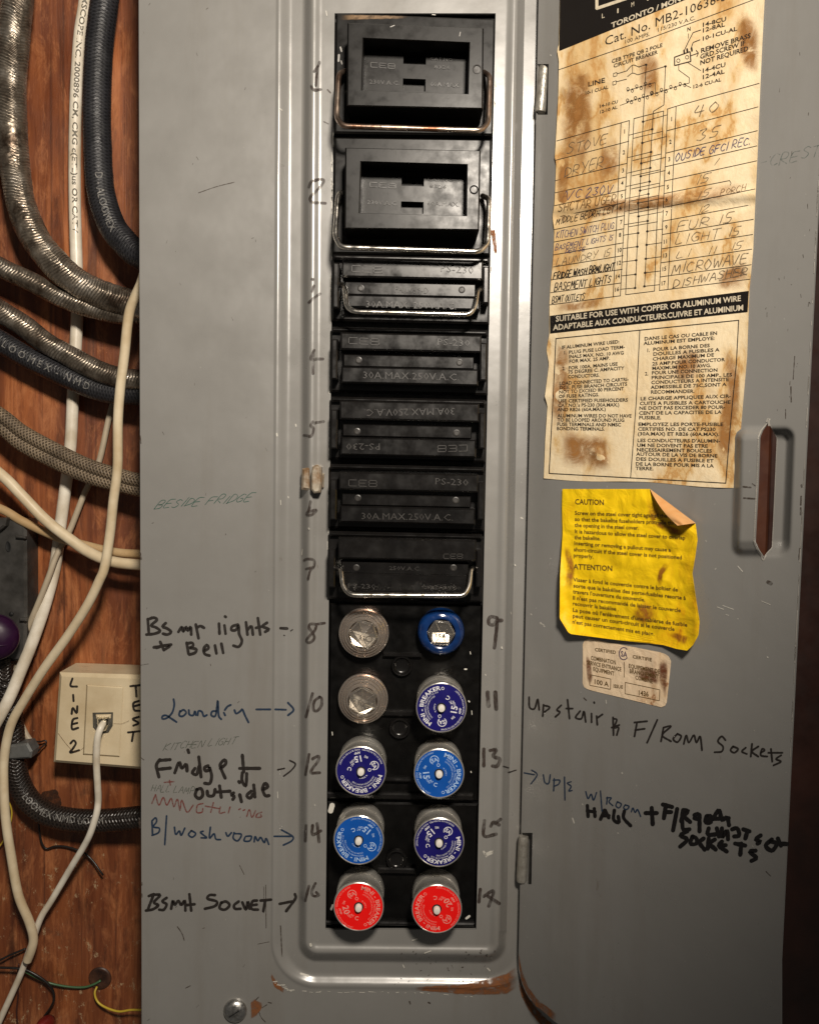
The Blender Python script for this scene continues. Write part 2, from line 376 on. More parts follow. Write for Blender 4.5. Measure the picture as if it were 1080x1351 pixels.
GREY=paint_mat(); WOOD=wood_mat()
BAKE=simple('black_bakelite',(0.0045,0.0042,0.0042),0.26,c2=(0.008,0.0072,0.0068),scale=45,bs=0.03,bscale=300,rvar=0.10,spec=0.42,bdist=0.0003)
BAKE2=simple('dusty_bakelite',(0.0048,0.0045,0.0042),0.33,c2=(0.0062,0.0056,0.005),scale=55,bs=0.05,bscale=240,rvar=0.08,spec=0.20,bdist=0.0003)
BLK=simple('black_block',(0.0022,0.0021,0.002),0.35,c2=(0.004,0.0036,0.0033),scale=60,spec=0.22,bs=0.05,bscale=200)
WORN=simple('worn_bakelite',(0.036,0.033,0.030),0.45,c2=(0.018,0.016,0.015),scale=120)
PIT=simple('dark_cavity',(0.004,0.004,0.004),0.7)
STEEL=simple('nickel_wire',(0.80,0.77,0.71),0.24,1.0,c2=(0.58,0.53,0.46),scale=120,bs=0.08,bscale=500)
RUSTY=simple('rusty_wire',(0.48,0.40,0.33),0.34,0.95,c2=(0.17,0.08,0.045),scale=60,bs=0.25,bscale=400)
ALU=simple('aluminium_shell',(0.80,0.78,0.73),0.30,1.0,c2=(0.60,0.57,0.52),scale=90)
TIN=simple('tin_plate',(0.66,0.66,0.64),0.35,1.0,c2=(0.4,0.38,0.35),scale=260,bs=0.4,bscale=500)
GALV=simple('galvanised_steel',(0.13,0.125,0.118),0.5,0.75,c2=(0.07,0.066,0.06),scale=50,bs=0.2,bscale=200)
ZINC=simple('zinc_hinge',(0.42,0.40,0.36),0.42,0.6,c2=(0.26,0.24,0.20),scale=180,bs=0.5,bscale=420,bdist=0.0008)
TANMETAL=simple('stained_catch',(0.40,0.36,0.29),0.45,0.3,c2=(0.20,0.12,0.06),scale=170,bs=0.3,bscale=400)
def clear_mat(name,tint,body,amount,rough=0.06):
    # clear moulding: what lies behind shows through, with a glossy skin and a little body of its own
    mt,nt,b=_nt(name); b.inputs['Base Color'].default_value=(*body,1); b.inputs['Roughness'].default_value=rough; b.inputs['Metallic'].default_value=0.65
    tr=nt.nodes.new('ShaderNodeBsdfTransparent'); tr.inputs[0].default_value=(*tint,1)
    lw=nt.nodes.new('ShaderNodeLayerWeight'); lw.inputs[0].default_value=0.35
    mr=N(nt,'ShaderNodeMapRange'); nt.links.new(lw.outputs['Facing'],mr.inputs[0]); mr.inputs[3].default_value=amount; mr.inputs[4].default_value=min(1,amount+0.6)
    mx=nt.nodes.new('ShaderNodeMixShader'); nt.links.new(mr.outputs[0],mx.inputs[0]); nt.links.new(tr.outputs[0],mx.inputs[1]); nt.links.new(b.outputs[0],mx.inputs[2])
    nt.links.new(mx.outputs[0],nt.nodes['Material Output'].inputs[0]); return mt
GLASS=clear_mat('clear_glass',(0.96,0.92,0.88),(0.62,0.57,0.52),0.32,0.15); WINDOW=clear_mat('clear_window',(0.97,0.95,0.92),(0.75,0.72,0.68),0.10,0.03)
SHELL=simple('breaker_shell',(0.74,0.72,0.67),0.24,0.78,c2=(0.60,0.57,0.52),scale=90); BGLASS=simple('blue_glass',(0.005,0.036,0.150),0.14,c2=(0.003,0.018,0.085),scale=120,coat=0.6)
COPPER=simple('copper_band',(0.62,0.46,0.38),0.3,1.0,c2=(0.35,0.22,0.16),scale=200)
NAVY=simple('navy_print',(0.010,0.008,0.135),0.4,spec=0.3); BLUE=simple('blue_print',(0.005,0.085,0.40),0.4,spec=0.3); RED=simple('red_print',(0.86,0.008,0.006),0.4,c2=(0.82,0.007,0.006),spec=0.3)
WHITEINK=ink('white_print',(0.80,0.80,0.84),0.6,1.0,scale=900); PALEBLUE=ink('pale_blue_print',(0.42,0.60,0.86),0.55,1.0,scale=900); PINKINK=ink('pink_print',(0.86,0.33,0.28),0.5,1.0,scale=900)
BUTTON=simple('white_button',(0.78,0.75,0.70),0.4,c2=(0.70,0.66,0.60))
CREAM=simple('cream_pvc',(0.70,0.60,0.43),0.38,c2=(0.50,0.39,0.24),scale=40,bs=0.05); WHITEP=simple('white_pvc',(0.77,0.72,0.62),0.40,c2=(0.53,0.46,0.35),scale=50,bs=0.06)
TANP=simple('tan_pvc',(0.50,0.36,0.20),0.42,c2=(0.38,0.25,0.12),scale=40); GREYP=simple('grey_beige_pvc',(0.44,0.37,0.27),0.42)
BEIGE=simple('beige_plastic',(0.64,0.54,0.37),0.36,c2=(0.50,0.40,0.25),scale=30,bs=0.05,bscale=500)
PURPLE=simple('purple_plastic',(0.022,0.0035,0.024),0.42,c2=(0.015,0.0025,0.018),spec=0.3); DKRED=simple('dark_red_plastic',(0.16,0.012,0.010),0.35)
LOOM=braid_mat('black_loom',(0.022,0.022,0.026),(0.006,0.006,0.007),0.0,0.48,nu=9,pitch=0.45,bs=0.35)
TARLOOM=braid_mat('tarred_loom',(0.030,0.022,0.018),(0.008,0.006,0.005),0.0,0.32,nu=9,pitch=0.4,bs=0.8)
def armour_mat():
    mt,nt,b=_nt('silvered_braid'); o=coords(nt); sep=nt.nodes.new('ShaderNodeSeparateXYZ'); nt.links.new(coords(nt,uv=True),sep.inputs[0])
    pp=N(nt,'ShaderNodeMath',operation='PINGPONG'); ad=N(nt,'ShaderNodeMath',operation='ADD'); nt.links.new(sep.outputs[0],ad.inputs[0]); ad.inputs[1].default_value=0.06; nt.links.new(ad.outputs[0],pp.inputs[0]); pp.inputs[1].default_value=0.5
    m1=N(nt,'ShaderNodeMath',operation='MULTIPLY_ADD'); nt.links.new(sep.outputs[1],m1.inputs[0]); m1.inputs[1].default_value=2*math.pi*0.52
    m0=N(nt,'ShaderNodeMath',operation='MULTIPLY'); nt.links.new(pp.outputs[0],m0.inputs[0]); m0.inputs[1].default_value=52.0; nt.links.new(m0.outputs[0],m1.inputs[2])
    wob=N(nt,'ShaderNodeMath',operation='MULTIPLY_ADD'); nt.links.new(noise_n(nt,o,110,3),wob.inputs[0]); wob.inputs[1].default_value=9.0; nt.links.new(m1.outputs[0],wob.inputs[2])
    sn=N(nt,'ShaderNodeMath',operation='SINE'); nt.links.new(wob.outputs[0],sn.inputs[0])
    mask=ramp(nt,noise_n(nt,o,45,4),[(0.38,0.0),(0.62,1.0)])
    h=N(nt,'ShaderNodeMath',operation='MULTIPLY'); nt.links.new(sn.outputs[0],h.inputs[0]); nt.links.new(mask,h.inputs[1])
    d=ramp(nt,noise_n(nt,o,52,6,0.65),[(0.36,(0.075,0.052,0.036)),(0.54,(0.34,0.29,0.23)),(0.66,(0.62,0.56,0.48))])
    hm=N(nt,'ShaderNodeMapRange'); nt.links.new(h.outputs[0],hm.inputs[0]); hm.inputs[1].default_value=-1.0; hm.inputs[2].default_value=1.0
    g=ramp(nt,hm.outputs[0],[(0.05,0.65),(0.40,0.0)]); c=mixc(nt,g,d,(0.06,0.044,0.032))
    nt.links.new(c,b.inputs['Base Color']); b.inputs['Metallic'].default_value=0.85
    nt.links.new(ramp(nt,noise_n(nt,o,130,4),[(0.3,0.24),(0.7,0.52)]),b.inputs['Roughness'])
    p_=bump(nt,b,h.outputs[0],0.55,0.0007); bump(nt,b,noise_n(nt,o,150,5),0.6,0.0012,p_); return mt
ARMOR=armour_mat()
CLOTH=braid_mat('brown_cloth_braid',(0.25,0.19,0.125),(0.055,0.038,0.024),0.1,0.5,nu=8,pitch=0.42,bs=0.9)
THINBLK=simple('black_wire',(0.012,0.010,0.009),0.4); GREENW=simple('green_wire',(0.05,0.12,0.05),0.4); YELLOWW=simple('yellow_wire',(0.55,0.40,0.04),0.4)
PAPER=paper_mat('stained_label_paper',(0.76,0.63,0.42),(0.60,0.41,0.19),(0.47,0.255,0.085),lo=0.49)
PAPERBACK=simple('orange_paper_back',(0.55,0.26,0.085),0.6,c2=(0.60,0.36,0.16),scale=90,bs=0.3,bscale=300)
YELLOW=paper_mat('yellow_paper',(0.84,0.56,0.003),(0.80,0.42,0.003),(0.50,0.20,0.004),lo=0.55,scale=22,bs=0.7)
FOIL=paper_mat('stained_foil_label',(0.74,0.58,0.40),(0.64,0.45,0.27),(0.30,0.12,0.045),lo=0.53,scale=40,bs=0.5)
PRINT=ink('black_printing',(0.022,0.016,0.012),0.80,1.0,scale=700); BANDBLK=ink('black_band',(0.010,0.008,0.007),0.96,1.0,rough=0.35)
CREAMPR=ink('cream_printing',(0.62,0.54,0.40),0.75,1.0,scale=600); BRNPRINT=ink('brown_printing',(0.10,0.055,0.01),0.75,1.0,scale=700); VIOLETPR=ink('violet_printing',(0.07,0.045,0.10),0.7,1.0,scale=700)
PENCIL=ink('pencil',(0.12,0.09,0.06),0.25,0.9,scale=700); BLUEPEN=ink('blue_ballpoint',(0.05,0.05,0.13),0.5,1.0,scale=900); BROWNPEN=ink('brown_pencil',(0.12,0.06,0.02),0.3,0.9,scale=900); BLACKPEN=ink('black_pen',(0.014,0.011,0.010),0.75,1.0,scale=800)
MARK=ink('black_marker',(0.016,0.012,0.010),0.72,1.0,scale=260); MARKF=ink('faded_marker',(0.040,0.027,0.022),0.22,0.88,scale=300,stretch=(1,1,0.4)); BLUEM=ink('blue_marker',(0.010,0.026,0.058),0.70,1.0,scale=300)
GREENM=ink('green_pen',(0.020,0.085,0.065),0.35,1.0,scale=700); GREYM=ink('grey_green_pen',(0.06,0.075,0.055),0.15,0.85,scale=800); REDM=ink('faded_red_pencil',(0.17,0.035,0.028),0.15,0.85,scale=500)
FATBLK=ink('thick_black_marker',(0.007,0.006,0.006),0.95,1.0,rough=0.35); TEAL=ink('faded_teal_pen',(0.045,0.085,0.075),0.0,0.42,scale=420)
RUST=patch('rust',(0.19,0.068,0.020),0.15,1.2,rough=0.85,scale=190,edge=0.13); CHIP=simple('bare_paint_chip',(0.52,0.50,0.45),0.5); SCRATCH=ink('dark_scratch',(0.05,0.035,0.025),0.2,0.9,scale=500)
STAIN=patch('tea_stain',(0.33,0.145,0.035),0.0,0.95,scale=110)

load_glyphs(sorted(set("ABCDEFGHIJKLMNOPQRSTUVWXYZabcdefghijklmnopqrstuvwxyz0123456789 .,-/()':+éèàîùé")))
_h=max(v.y for v in _glyph[('r','H')][0]); CAPH[0]=_h

# ================================================================== THE WALL BEHIND
WALL_H=-84
mb=MB()
c0,c1=P(-160,-120,WALL_H),P(1400,1480,WALL_H)
x0,x1,z1,z0=c0.x,0.62,c0.z,c1.z; y=-WALL_H*0.001
nx,nz=16,14; vs=[]; fs=[]
for j in range(nz+1):
    for i in range(nx+1): vs.append((x0+(x1-x0)*i/nx,y,z0+(z1-z0)*j/nz))
for j in range(nz):
    for i in range(nx): a=j*(nx+1)+i; fs.append((a,a+1,a+nx+2,a+nx+1))
b0=len(vs); vs+=[(x0,y+.018,z0),(x1,y+.018,z0),(x1,y+.018,z1),(x0,y+.018,z1)]; fs.append((b0,b0+3,b0+2,b0+1))
mb.add(vs,fs)
wall=struct(mb.build('wall',WOOD)); wall['label']='red-brown varnished plywood wall flecked with old cream paint'
def WP(px,py,e=0.0): return P(px,py,WALL_H+e)
# added post and board beyond the door, with its shade put into their colours
SHADEW=simple('shade_dark_board',(0.045,0.013,0.007),0.5,c2=(0.022,0.007,0.004),scale=30,bs=0.2,bscale=120)
POSTW=simple('shade_brown_post',(0.125,0.038,0.013),0.45,c2=(0.06,0.016,0.007),scale=25,bs=0.2,bscale=120)
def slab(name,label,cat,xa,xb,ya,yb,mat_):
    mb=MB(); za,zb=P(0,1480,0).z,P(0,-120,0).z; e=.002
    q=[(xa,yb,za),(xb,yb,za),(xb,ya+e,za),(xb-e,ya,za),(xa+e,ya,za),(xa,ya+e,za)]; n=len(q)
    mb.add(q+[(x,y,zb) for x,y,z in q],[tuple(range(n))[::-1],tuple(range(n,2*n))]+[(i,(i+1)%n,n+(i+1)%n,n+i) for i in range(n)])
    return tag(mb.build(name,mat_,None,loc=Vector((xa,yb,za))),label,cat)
slab('shade_post','added brown post, door shade in its colour, seen through the handle slot','post',0.1935,0.2300,0.060,0.0835,POSTW)
slab('shade_board','added board at the far right, shade behind the open door in its colour','board',0.2306,0.45,0.066,0.0835,SHADEW)
# a bored knot hole low on the board
mb=MB()
kc=WP(132,1291,0); mb2=Matrix.Translation(kc)@Matrix.Rotation(R(90),4,'X')
lathe(mb,[(0.05,0.4),(4.6,0.5),(6.6,1.1),(7.4,0.9),(7.9,0.05)],28,mb2,caps=False)
mb.build('knot_hole',simple('dark_knot',(0.07,0.028,0.014),0.5,c2=(0.02,0.008,0.005),scale=120,bs=0.4,bscale=200),wall,smooth=True,shift=False)
# dark charred knot under the phone jack
mb=MB(); vs=[];fs=[]
for k in range(36):
    a=2*math.pi*k/36; rr=13*(1+0.35*noise.noise((math.cos(a)*1.7,math.sin(a)*1.7,3)))
    vs.append(WP(66+rr*1.15*math.cos(a),1057+rr*math.sin(a),0.5))
vs.append(WP(66,1057,0.9)); fs=[(k,(k+1)%36,36) for k in range(36)]; mb.add(vs,fs)
mb.build('dark_knot',ink('charred_wood',(0.035,0.016,0.009),0.25,1.0,rough=0.5,scale=170),wall,shift=False)

# ================================================================== FUSE PANEL
panel=thing('fuse_box','grey steel fuse panel with open door and pen notes, on the plywood wall','fuse panel',P(540,1400,0))
def xL(y): return 400-0.006*y
def xR(y): return 692-0.0195*y
YT=-70
def yB(x): return 1270+0.010*(x-520)
def sd(px,py):
    r=26.0; a,b=xL(py),xR(py); yb=yB(px)
    dx=max(a+r-px,px-(b-r)); dy=max(YT+r-py,py-(yb-r))
    return math.hypot(max(dx,0),max(dy,0))+min(max(dx,dy),0)-r
def sstep(t): t=min(1,max(0,t)); return t*t*(3-2*t)
PLAT,VAL=6.0,-2.6
def H(px,py):
    d=sd(px,py)
    ramp_w=24 if px<560 or py>1230 else 24
    if d<-12: h=PLAT+1.4*sstep((d+24)/10)
    elif d<0: h=PLAT+1.4+(VAL-PLAT-1.4)*sstep((d+12)/(12 if px<560 or py>1230 else 14))
    elif d<15: h=VAL
    elif d<33: h=VAL+(0.6-VAL)*sstep((d-15)/18)
    else: h=0.6-0.6*sstep((d-33)/2.5)
    return h
def S(px,py,e=0.0):
    if e>0 and -20<sd(px,py)<3: e+=0.45               # ink rides clear of the tight bends
    return P(px,py,H(px,py)+e)       # on the pressed sheet
def opL(y): return 441.5-0.0100*y
def opR(y): return 654-0.0212*y
OT,OB=17.0,1227.0
cols=[]                                              # column lines, each a function of y
def seq(fa,fb,n,last=False):
    for i in range(n+(1 if last else 0)):
        t=i/n; cols.append(lambda y,fa=fa,fb=fb,t=t: fa(y)*(1-t)+fb(y)*t)
seq(lambda y:183+0.003*y,lambda y:xL(y)-38,9)
seq(lambda y:xL(y)-38,lambda y:xL(y)-30,6)
seq(lambda y:xL(y)-30,lambda y:xL(y)+26,28)
seq(lambda y:xL(y)+26,opL,4)
iL=len(cols)
seq(opL,opR,28)
iR=len(cols)
seq(opR,lambda y:xR(y)-32,3)
seq(lambda y:xR(y)-32,lambda y:xR(y)+40,36)
seq(lambda y:xR(y)+40,lambda y:905-0.03*y,8,True)
rows=[-150+i*20 for i in range(2)]+[-112+i*2.5 for i in range(33)]+[-25,-5,OT]
rows+=[OT+(OB-OT)*i/42 for i in range(1,43)]
rows+=[OB+2.2*i for i in range(1,40)]+[OB+88+i*18 for i in range(1,9)]
iT,iB=rows.index(OT),[i for i,r in enumerate(rows) if abs(r-OB)<1e-6][0]
mb=MB(); nC=len(cols); vs=[S(c(y),y) for y in rows for c in cols]; fs=[]
for j in range(len(rows)-1):
    for i in range(nC-1):
        if iL<=i<iR and iT<=j<iB: continue
        a=j*nC+i; fs.append((a,a+nC,a+nC+1,a+1))
# folded edge of the cover on the left, and the thickness of the sheet round the opening
def wallstrip(idx,depth):
    b=len(vs)
    for k in idx: v=vs[k]; vs.append(v+Vector((0,depth*0.001,0)))
    for k in range(len(idx)-1): fs.append((idx[k],b+k,b+k+1,idx[k+1]))
wallstrip([j*nC for j in range(len(rows))][::-1],16)
wallstrip([j*nC+iL for j in range(iT,iB+1)],1.8)
wallstrip([j*nC+iR for j in range(iT,iB+1)][::-1],1.8)
wallstrip([iT*nC+i for i in range(iL,iR+1)][::-1],1.8)
wallstrip([iB*nC+i for i in range(iL,iR+1)],1.8)
mb.add(vs,fs)
mb.build('cover',GREY,panel,smooth=True,angle=40)
# the steel box behind the cover
mb=MB(); bl,br,bt,bb=P(186,0,0).x+0.001,P(880,0,0).x,P(0,-140,0).z,P(0,1470,0).z
for (xa,xb,za,zb) in ((bl,bl+.0015,bb,bt),(br-.0015,br,bb,bt),(bl+.0015,br-.0015,bt-.0015,bt),(bl+.0015,br-.0015,bb,bb+.0015)):
    q=[(xa,.004,za),(xb,.004,za),(xb,.083,za),(xa,.083,za),(xa,.004,zb),(xb,.004,zb),(xb,.083,zb),(xa,.083,zb)]
    mb.add(q,[(0,1,2,3),(7,6,5,4),(0,4,5,1),(1,5,6,2),(2,6,7,3),(3,7,4,0)])
mb.build('enclosure',GREY,panel)
# pan-head screw low on the cover
mb=MB(); M=Matrix.Translation(P(310.5,1333,0))@Matrix.Rotation(R(90),4,'X')@Matrix.Rotation(R(35),4,'Z')
pr=MM(16,0); lathe(mb,[(pr*.98,0),(pr,0.8),(pr*.93,1.9),(pr*.72,3.0),(pr*.4,3.7),(0.02,3.9)],40,M,caps=False)
scr=mb.build('screw',TIN,panel,smooth=True)
mb=MB(); mb.add([M@Vector((a*.001,b*.001,z*.001)) for a,b,z in ((-3.4,-.55,3.3),(3.4,-.55,3.3),(3.4,.55,3.3),(-3.4,.55,3.3),(-3.4,-.3,3.98),(3.4,-.3,3.98),(3.4,.3,3.98),(-3.4,.3,3.98))],[(4,5,6,7),(0,1,5,4),(2,3,7,6),(1,2,6,5),(3,0,4,7)])
mb.build('screw_slot',PIT,scr)
# catch for the door on the left bead
mb=MB()
prism(mb,[(398,618),(410,616),(411,648),(397,646)],-2,8,1.4)
ca=mb.build('catch',TANMETAL,panel)
mb=MB(); prism(mb,[(410,622),(412,615),(418,612.5),(423,616),(425,636),(422,650),(414,651),(410,646)],5,13.5,1.5); mb.build('catch_tongue',TANMETAL,ca)
mb=MB(); prism(mb,[(421,623),(427.5,625),(426.5,643),(421,645)],5,9,1); mb.build('catch_plate',TANMETAL,ca)
# hinge barrels
for (xa,ya,xb,yb,r) in ((718.5,86,712.5,148,7.6),(690.5,1103,687.5,1163,7.0)):
    mb=MB(); a,b=P(xa,ya,3.2),P(xb,yb,3.2); pts=[a.lerp(b,i/14) for i in range(15)]
    rr=[MM(r,3)*.001*(1-0.12*(i in (0,14))+0.05*noise.noise((i*.6,r,0))) for i in range(15)]
    tube(mb,pts,rr,22)
    mb.build('hinge',ZINC,panel,smooth=True,angle=50)

# ------------------------------------------------------------------ rust, chips, scratches on the cover
def ragged(mb,top,bot,mp,n=60,lift=0.1):
    """a patch between two pixel polylines"""
    def along(pl,t):
        L=[0]
        for a,b in zip(pl,pl[1:]): L.append(L[-1]+math.hypot(b[0]-a[0],b[1]-a[1]))
        s=t*L[-1]
        for k in range(len(pl)-1):
            if s<=L[k+1] or k==len(pl)-2:
                u=(s-L[k])/max(1e-6,L[k+1]-L[k]); return (pl[k][0]+(pl[k+1][0]-pl[k][0])*u, pl[k][1]+(pl[k+1][1]-pl[k][1])*u)
    vs=[];fs=[];uv=[];m=6
    for i in range(n+1):
        a=along(top,i/n); b=along(bot,i/n)
        wob=1.6*noise.noise((i*.35,0,2))
        for k in range(m+1):
            t=k/m; vs.append(mp(a[0]+(b[0]-a[0])*t,a[1]+(b[1]-a[1])*t+wob*(k in (0,m)),lift))
    for i in range(n):
        for k in range(m): q=i*(m+1)+k; fs.append((q,q+1,q+m+2,q+m+1)); uv.append([(i/n,k/m),(i/n,(k+1)/m),((i+1)/n,(k+1)/m),((i+1)/n,k/m)])
    mb.add(vs,fs,0,uv)
mb=MB(); ragged(mb,[(545,1303),(580,1300),(610,1299),(642,1291),(668,1284),(683,1272)],[(545,1307),(580,1310),(610,1313),(642,1314),(668,1313),(684,1304)],S,lift=0.25); mb.build('rust_patch',RUST,panel)
mb=MB(); ragged(mb,[(684,1286),(692,1308),(703,1325),(716,1340),(735,1356)],[(683,1300),(688,1316),(696,1332),(708,1348),(722,1362)],S,40,0.3); mb.build('rust_patch',RUST,panel)
mb=MB(); ragged(mb,[(358,1284),(366,1298),(376,1306)],[(356.5,1288),(362,1303),(374,1311)],S,24,0.25); mb.build('rust_patch',RUST,panel)
mb=MB(); ragged(mb,[(645,300),(649,318),(652,336)],[(653,300),(655,318),(656,336)],S,24,0.25); mb.build('rust_patch',RUST,panel)
mb=MB(); ragged(mb,[(330,1322),(336,1318),(346,1324)],[(330,1346),(338,1342),(346,1330)],S,20,0.2); mb.build('rust_patch',RUST,panel)
mb=MB()
for a,b,n,wd in (((360,1296),(382,1308),9,1.8),((382,1308),(560,1311),18,1.1),((560,1311),(640,1317),4,.9)):   # chipped lip along the bottom
    for k in range(n):
        t=(k+random.random()*.8)/n; x=a[0]+(b[0]-a[0])*t; yy=a[1]+(b[1]-a[1])*t+random.uniform(-1,1)
        stroke(mb,[(x,yy),(x+random.uniform(1,7),yy+random.uniform(-.6,.8))],wd*random.uniform(.5,1.1),S,lift=0.3)
for k in range(38):                                    # chips down the cut edge of the opening
    y=random.choice([random.uniform(170,330),random.uniform(170,260),random.uniform(290,540),random.uniform(560,760)]); L=random.uniform(3,16)
    stroke(mb,[(opL(y)-random.uniform(.6,2.4),y),(opL(y+L)-random.uniform(.6,2.0),y+L)],random.uniform(.8,2.6),S,lift=0.25)
for k in range(16):
    y=random.uniform(60,420); stroke(mb,[(opR(y)+random.uniform(.8,2.5),y),(opR(y)+random.uniform(.8,2),y+random.uniform(2,8))],random.uniform(.8,1.6),S,lift=0.25)
for x,y,dx,dy,wd in ((398,732,1,-7,1.6),(407,697,.5,1,2.2),(641,1128,7,-3,5),(638,1124,3,6,3),(661.5,854,.5,1.5,2.2),(673.5,808,.5,2,1.4),(415,1062,.5,1,1.4),(366,1045,.4,8,.9),(409.5,1246,.4,2,3.2),(397,1285,10,3,2.8),
    (648,1264,.6,1.2,3),(643,1278,3,3,2),(544,1241,6,-2,1.8),(560,1258,8,-3,1.4),(531,1273,2,4,1.3),(372,145,-3,-2,1.4),(693,220,.4,1,1.4),(679,745,.6,1.6,1.6),(687,683,2,1,2),(640,890,.6,1,1.4),(370,660,.4,6,1),(380,655,.4,2,1.2),(390,560,.4,2,2),(365,572,.5,3,2),(430,14,1,6,1.2),(570,18.6,4,.5,1.0)):
    stroke(mb,[(x,y),(x+dx,y+dy)],wd,S,lift=0.22)
mb.build('paint_chips',CHIP,panel)['kind']='stuff'
mb=MB()
for pts,wd in ((((262,254),(285,246),(309,240)),1.1),(((234,1223),(240,1232),(243,1241)),1.4),(((245,1304),(251,1301)),1.3),(((354,1323),(358,1324)),1.6),(((350.5,1168),(351,1225)),1.0),(((348,1170),(348,1205)),.7),(((370,1222),(372,1262)),1.6),(((316,1142),(322,1154)),.9),
    (((185,730),(186,738)),2.2),(((184,1080),(184.5,1092)),2.6),(((187,1165),(187,1168)),2),(((187,1180),(187,1184)),2),(((186,1000),(190,1003)),1.2),(((184,878),(196,876)),.8),(((427,160),(433,163)),1.5),(((432,118),(436,122)),2),(((540,1322),(541,1325)),2),(((565,1323),(567,1324)),2.2),(((340,1330),(344,1342),(350,1349)),1.2),(((346,1330),(352,1326)),1.2),(((337,1320),(341,1316)),1.3),(((185,575),(186,585)),1.2),(((340,1246),(355,1243)),.7)):
    stroke(mb,pts,wd,S,lift=0.15)
for k in range(34):
    x=random.uniform(190,355); y=random.uniform(0,1345); stroke(mb,[(x,y),(x+random.uniform(-3,3),y+random.uniform(-5,5))],random.uniform(.3,.8),S,lift=0.15)
for k in range(40):
    x=random.uniform(520,668); y=random.uniform(1252,1300); stroke(mb,[(x,y),(x+random.uniform(-2,2),y+random.uniform(-2,2))],random.uniform(.4,1.4),S,lift=0.15)
mb.build('scratches',SCRATCH,panel)['kind']='stuff'

# ------------------------------------------------------------------ handwriting on the cover
def note(label,mats,jobs,mp=S):
    mb=MB()
    for lst,x0,y0,s,wid,mi in jobs: strokes(mb,lst,x0,y0,s,wid,mp,mi)
    o=mb.build('handwriting',mats,panel); o['label']=label; return o
note('black marker note Bsmt lights + Bell',[MARK],[([
 [(62,70),(68,150)],[(62,72),(95,62),(112,75),(80,105),(105,115),(130,135),(100,150),(55,155)],[(160,92),(142,112),(165,120),(190,140),(170,155),(145,150)],
 [(230,140),(250,112),(255,140),(272,112),(280,135),(297,112),(300,155)],[(325,100),(340,175)],[(330,118),(350,108),(370,118)],[(452,95),(455,150)],[(482,105),(488,150)],[(487,57)],
 [(555,100),(525,110),(520,130),(545,130),(560,105),(562,150),(578,190),(560,222),(530,215)],[(600,88),(608,155)],[(608,130),(630,110),(638,155)],[(665,65),(678,155)],[(655,118),(690,110)],[(715,90),(690,110),(725,125),(705,140)],
 [(790,120),(825,122)],[(95,225),(190,210)],[(130,195),(150,240)],[(110,228),(150,215),(185,215),(150,240)],[(275,200),(285,260)],[(275,205),(305,200),(310,218),(290,228),(328,235),(320,255),(290,265)],
 [(370,245),(395,230),(385,212),(368,235),(375,262),(400,270)],[(430,215),(438,258)],[(465,205),(475,255)]],180,800,4.154,3.9,0),
 ([[(845,135),(855,128)],[(810,160)]],180,800,4.154,1.6,0)])
note('blue marker word Laundry with a dashed arrow',[BLUEM],[([
 [(168,98),(172,130),(160,175),(130,205),(105,210),(105,195),(125,190),(150,205),(185,228)],[(205,165),(200,190),(220,195),(240,175),(225,158),(208,168)],[(255,160),(258,185),(280,190),(290,165),(295,188)],
 [(305,190),(310,165),(330,170),(340,195),(358,188)],[(412,165),(388,168),(383,190),(408,190),(420,105),(425,190),(440,212)],[(455,175),(462,190)],[(460,160),(475,140),(495,130)],[(515,160),(525,180),(550,165),(560,155),(575,190),(595,230)],
 [(640,156),(720,156)],[(748,156),(808,158)],[(820,118),(852,158),(820,190)]],190,900,4.32,2.7,0)])
mb=MB(); scrawl(mb,'KITCHEN LIGHT',(215,990),(311,982),9,0.8,S,slant=0.5); o=mb.build('handwriting',GREYM,panel); o['label']='faint thin pen words Kitchen light'
note('black marker words Fridge + outside with an arrow',[MARK],[([
 [(90,140),(70,175),(85,240)],[(85,145),(148,140)],[(85,195),(150,188)],[(175,215),(200,155),(215,190),(240,165),(245,205)],[(250,85),(255,100)],[(290,190),(275,215),(300,225),(312,180)],[(312,125),(325,240)],
 [(365,175),(345,185),(350,205),(375,195),(370,180),(385,230),(375,275),(345,275)],[(435,190),(465,165),(460,140),(435,165),(440,195),(462,245)],[(560,115),(568,210)],[(545,190),(660,190)],[(560,215),(558,260),(580,290),(585,220)],
 [(300,310),(292,345),(315,362),(335,340),(325,305),(300,312)],[(360,320),(365,345),(395,345),(405,310)],[(430,290),(440,355)],[(415,325),(490,320)],[(510,330),(495,340),(515,350),(505,368)],[(545,340),(555,380)],[(540,265),(545,272)],
 [(610,320),(585,345),(605,360),(622,335)],[(625,285),(632,355)],[(680,310),(705,295),(690,275),(675,305),(690,345),(712,345)]],190,970,4.32,4.4,0),
 ([[(762,198),(800,190)],[(830,145),(862,165),(840,200),(795,235)]],190,970,4.32,2.2,0)])
mb=MB(); scrawl(mb,'HALL LAMP',(199,1044),(256,1048),9,0.8,S,slant=0.4); o=mb.build('handwriting',GREYM,panel); o['label']='faint thin pen words Hall lamp'
note('faded red words Dinning + Living',[REDM],[([
 [(45,390),(65,340)],[(65,340),(85,400),(110,355),(130,400),(155,360),(170,410),(190,365),(205,430),(215,370),(245,440),(280,400)],[(335,390),(305,400),(300,440),(330,440),(335,420)],[(350,405),(430,420)],[(395,385),(380,440)],
 [(435,410),(430,445),(460,440)],[(490,410),(480,445)],[(540,425),(550,420)],[(565,430),(575,425)],[(585,465),(600,425),(615,470),(635,430)],[(670,440),(645,450),(640,470),(670,465),(665,455)],[(115,270),(170,265)],[(145,258),(150,285)]],190,970,4.32,1.9,0)])
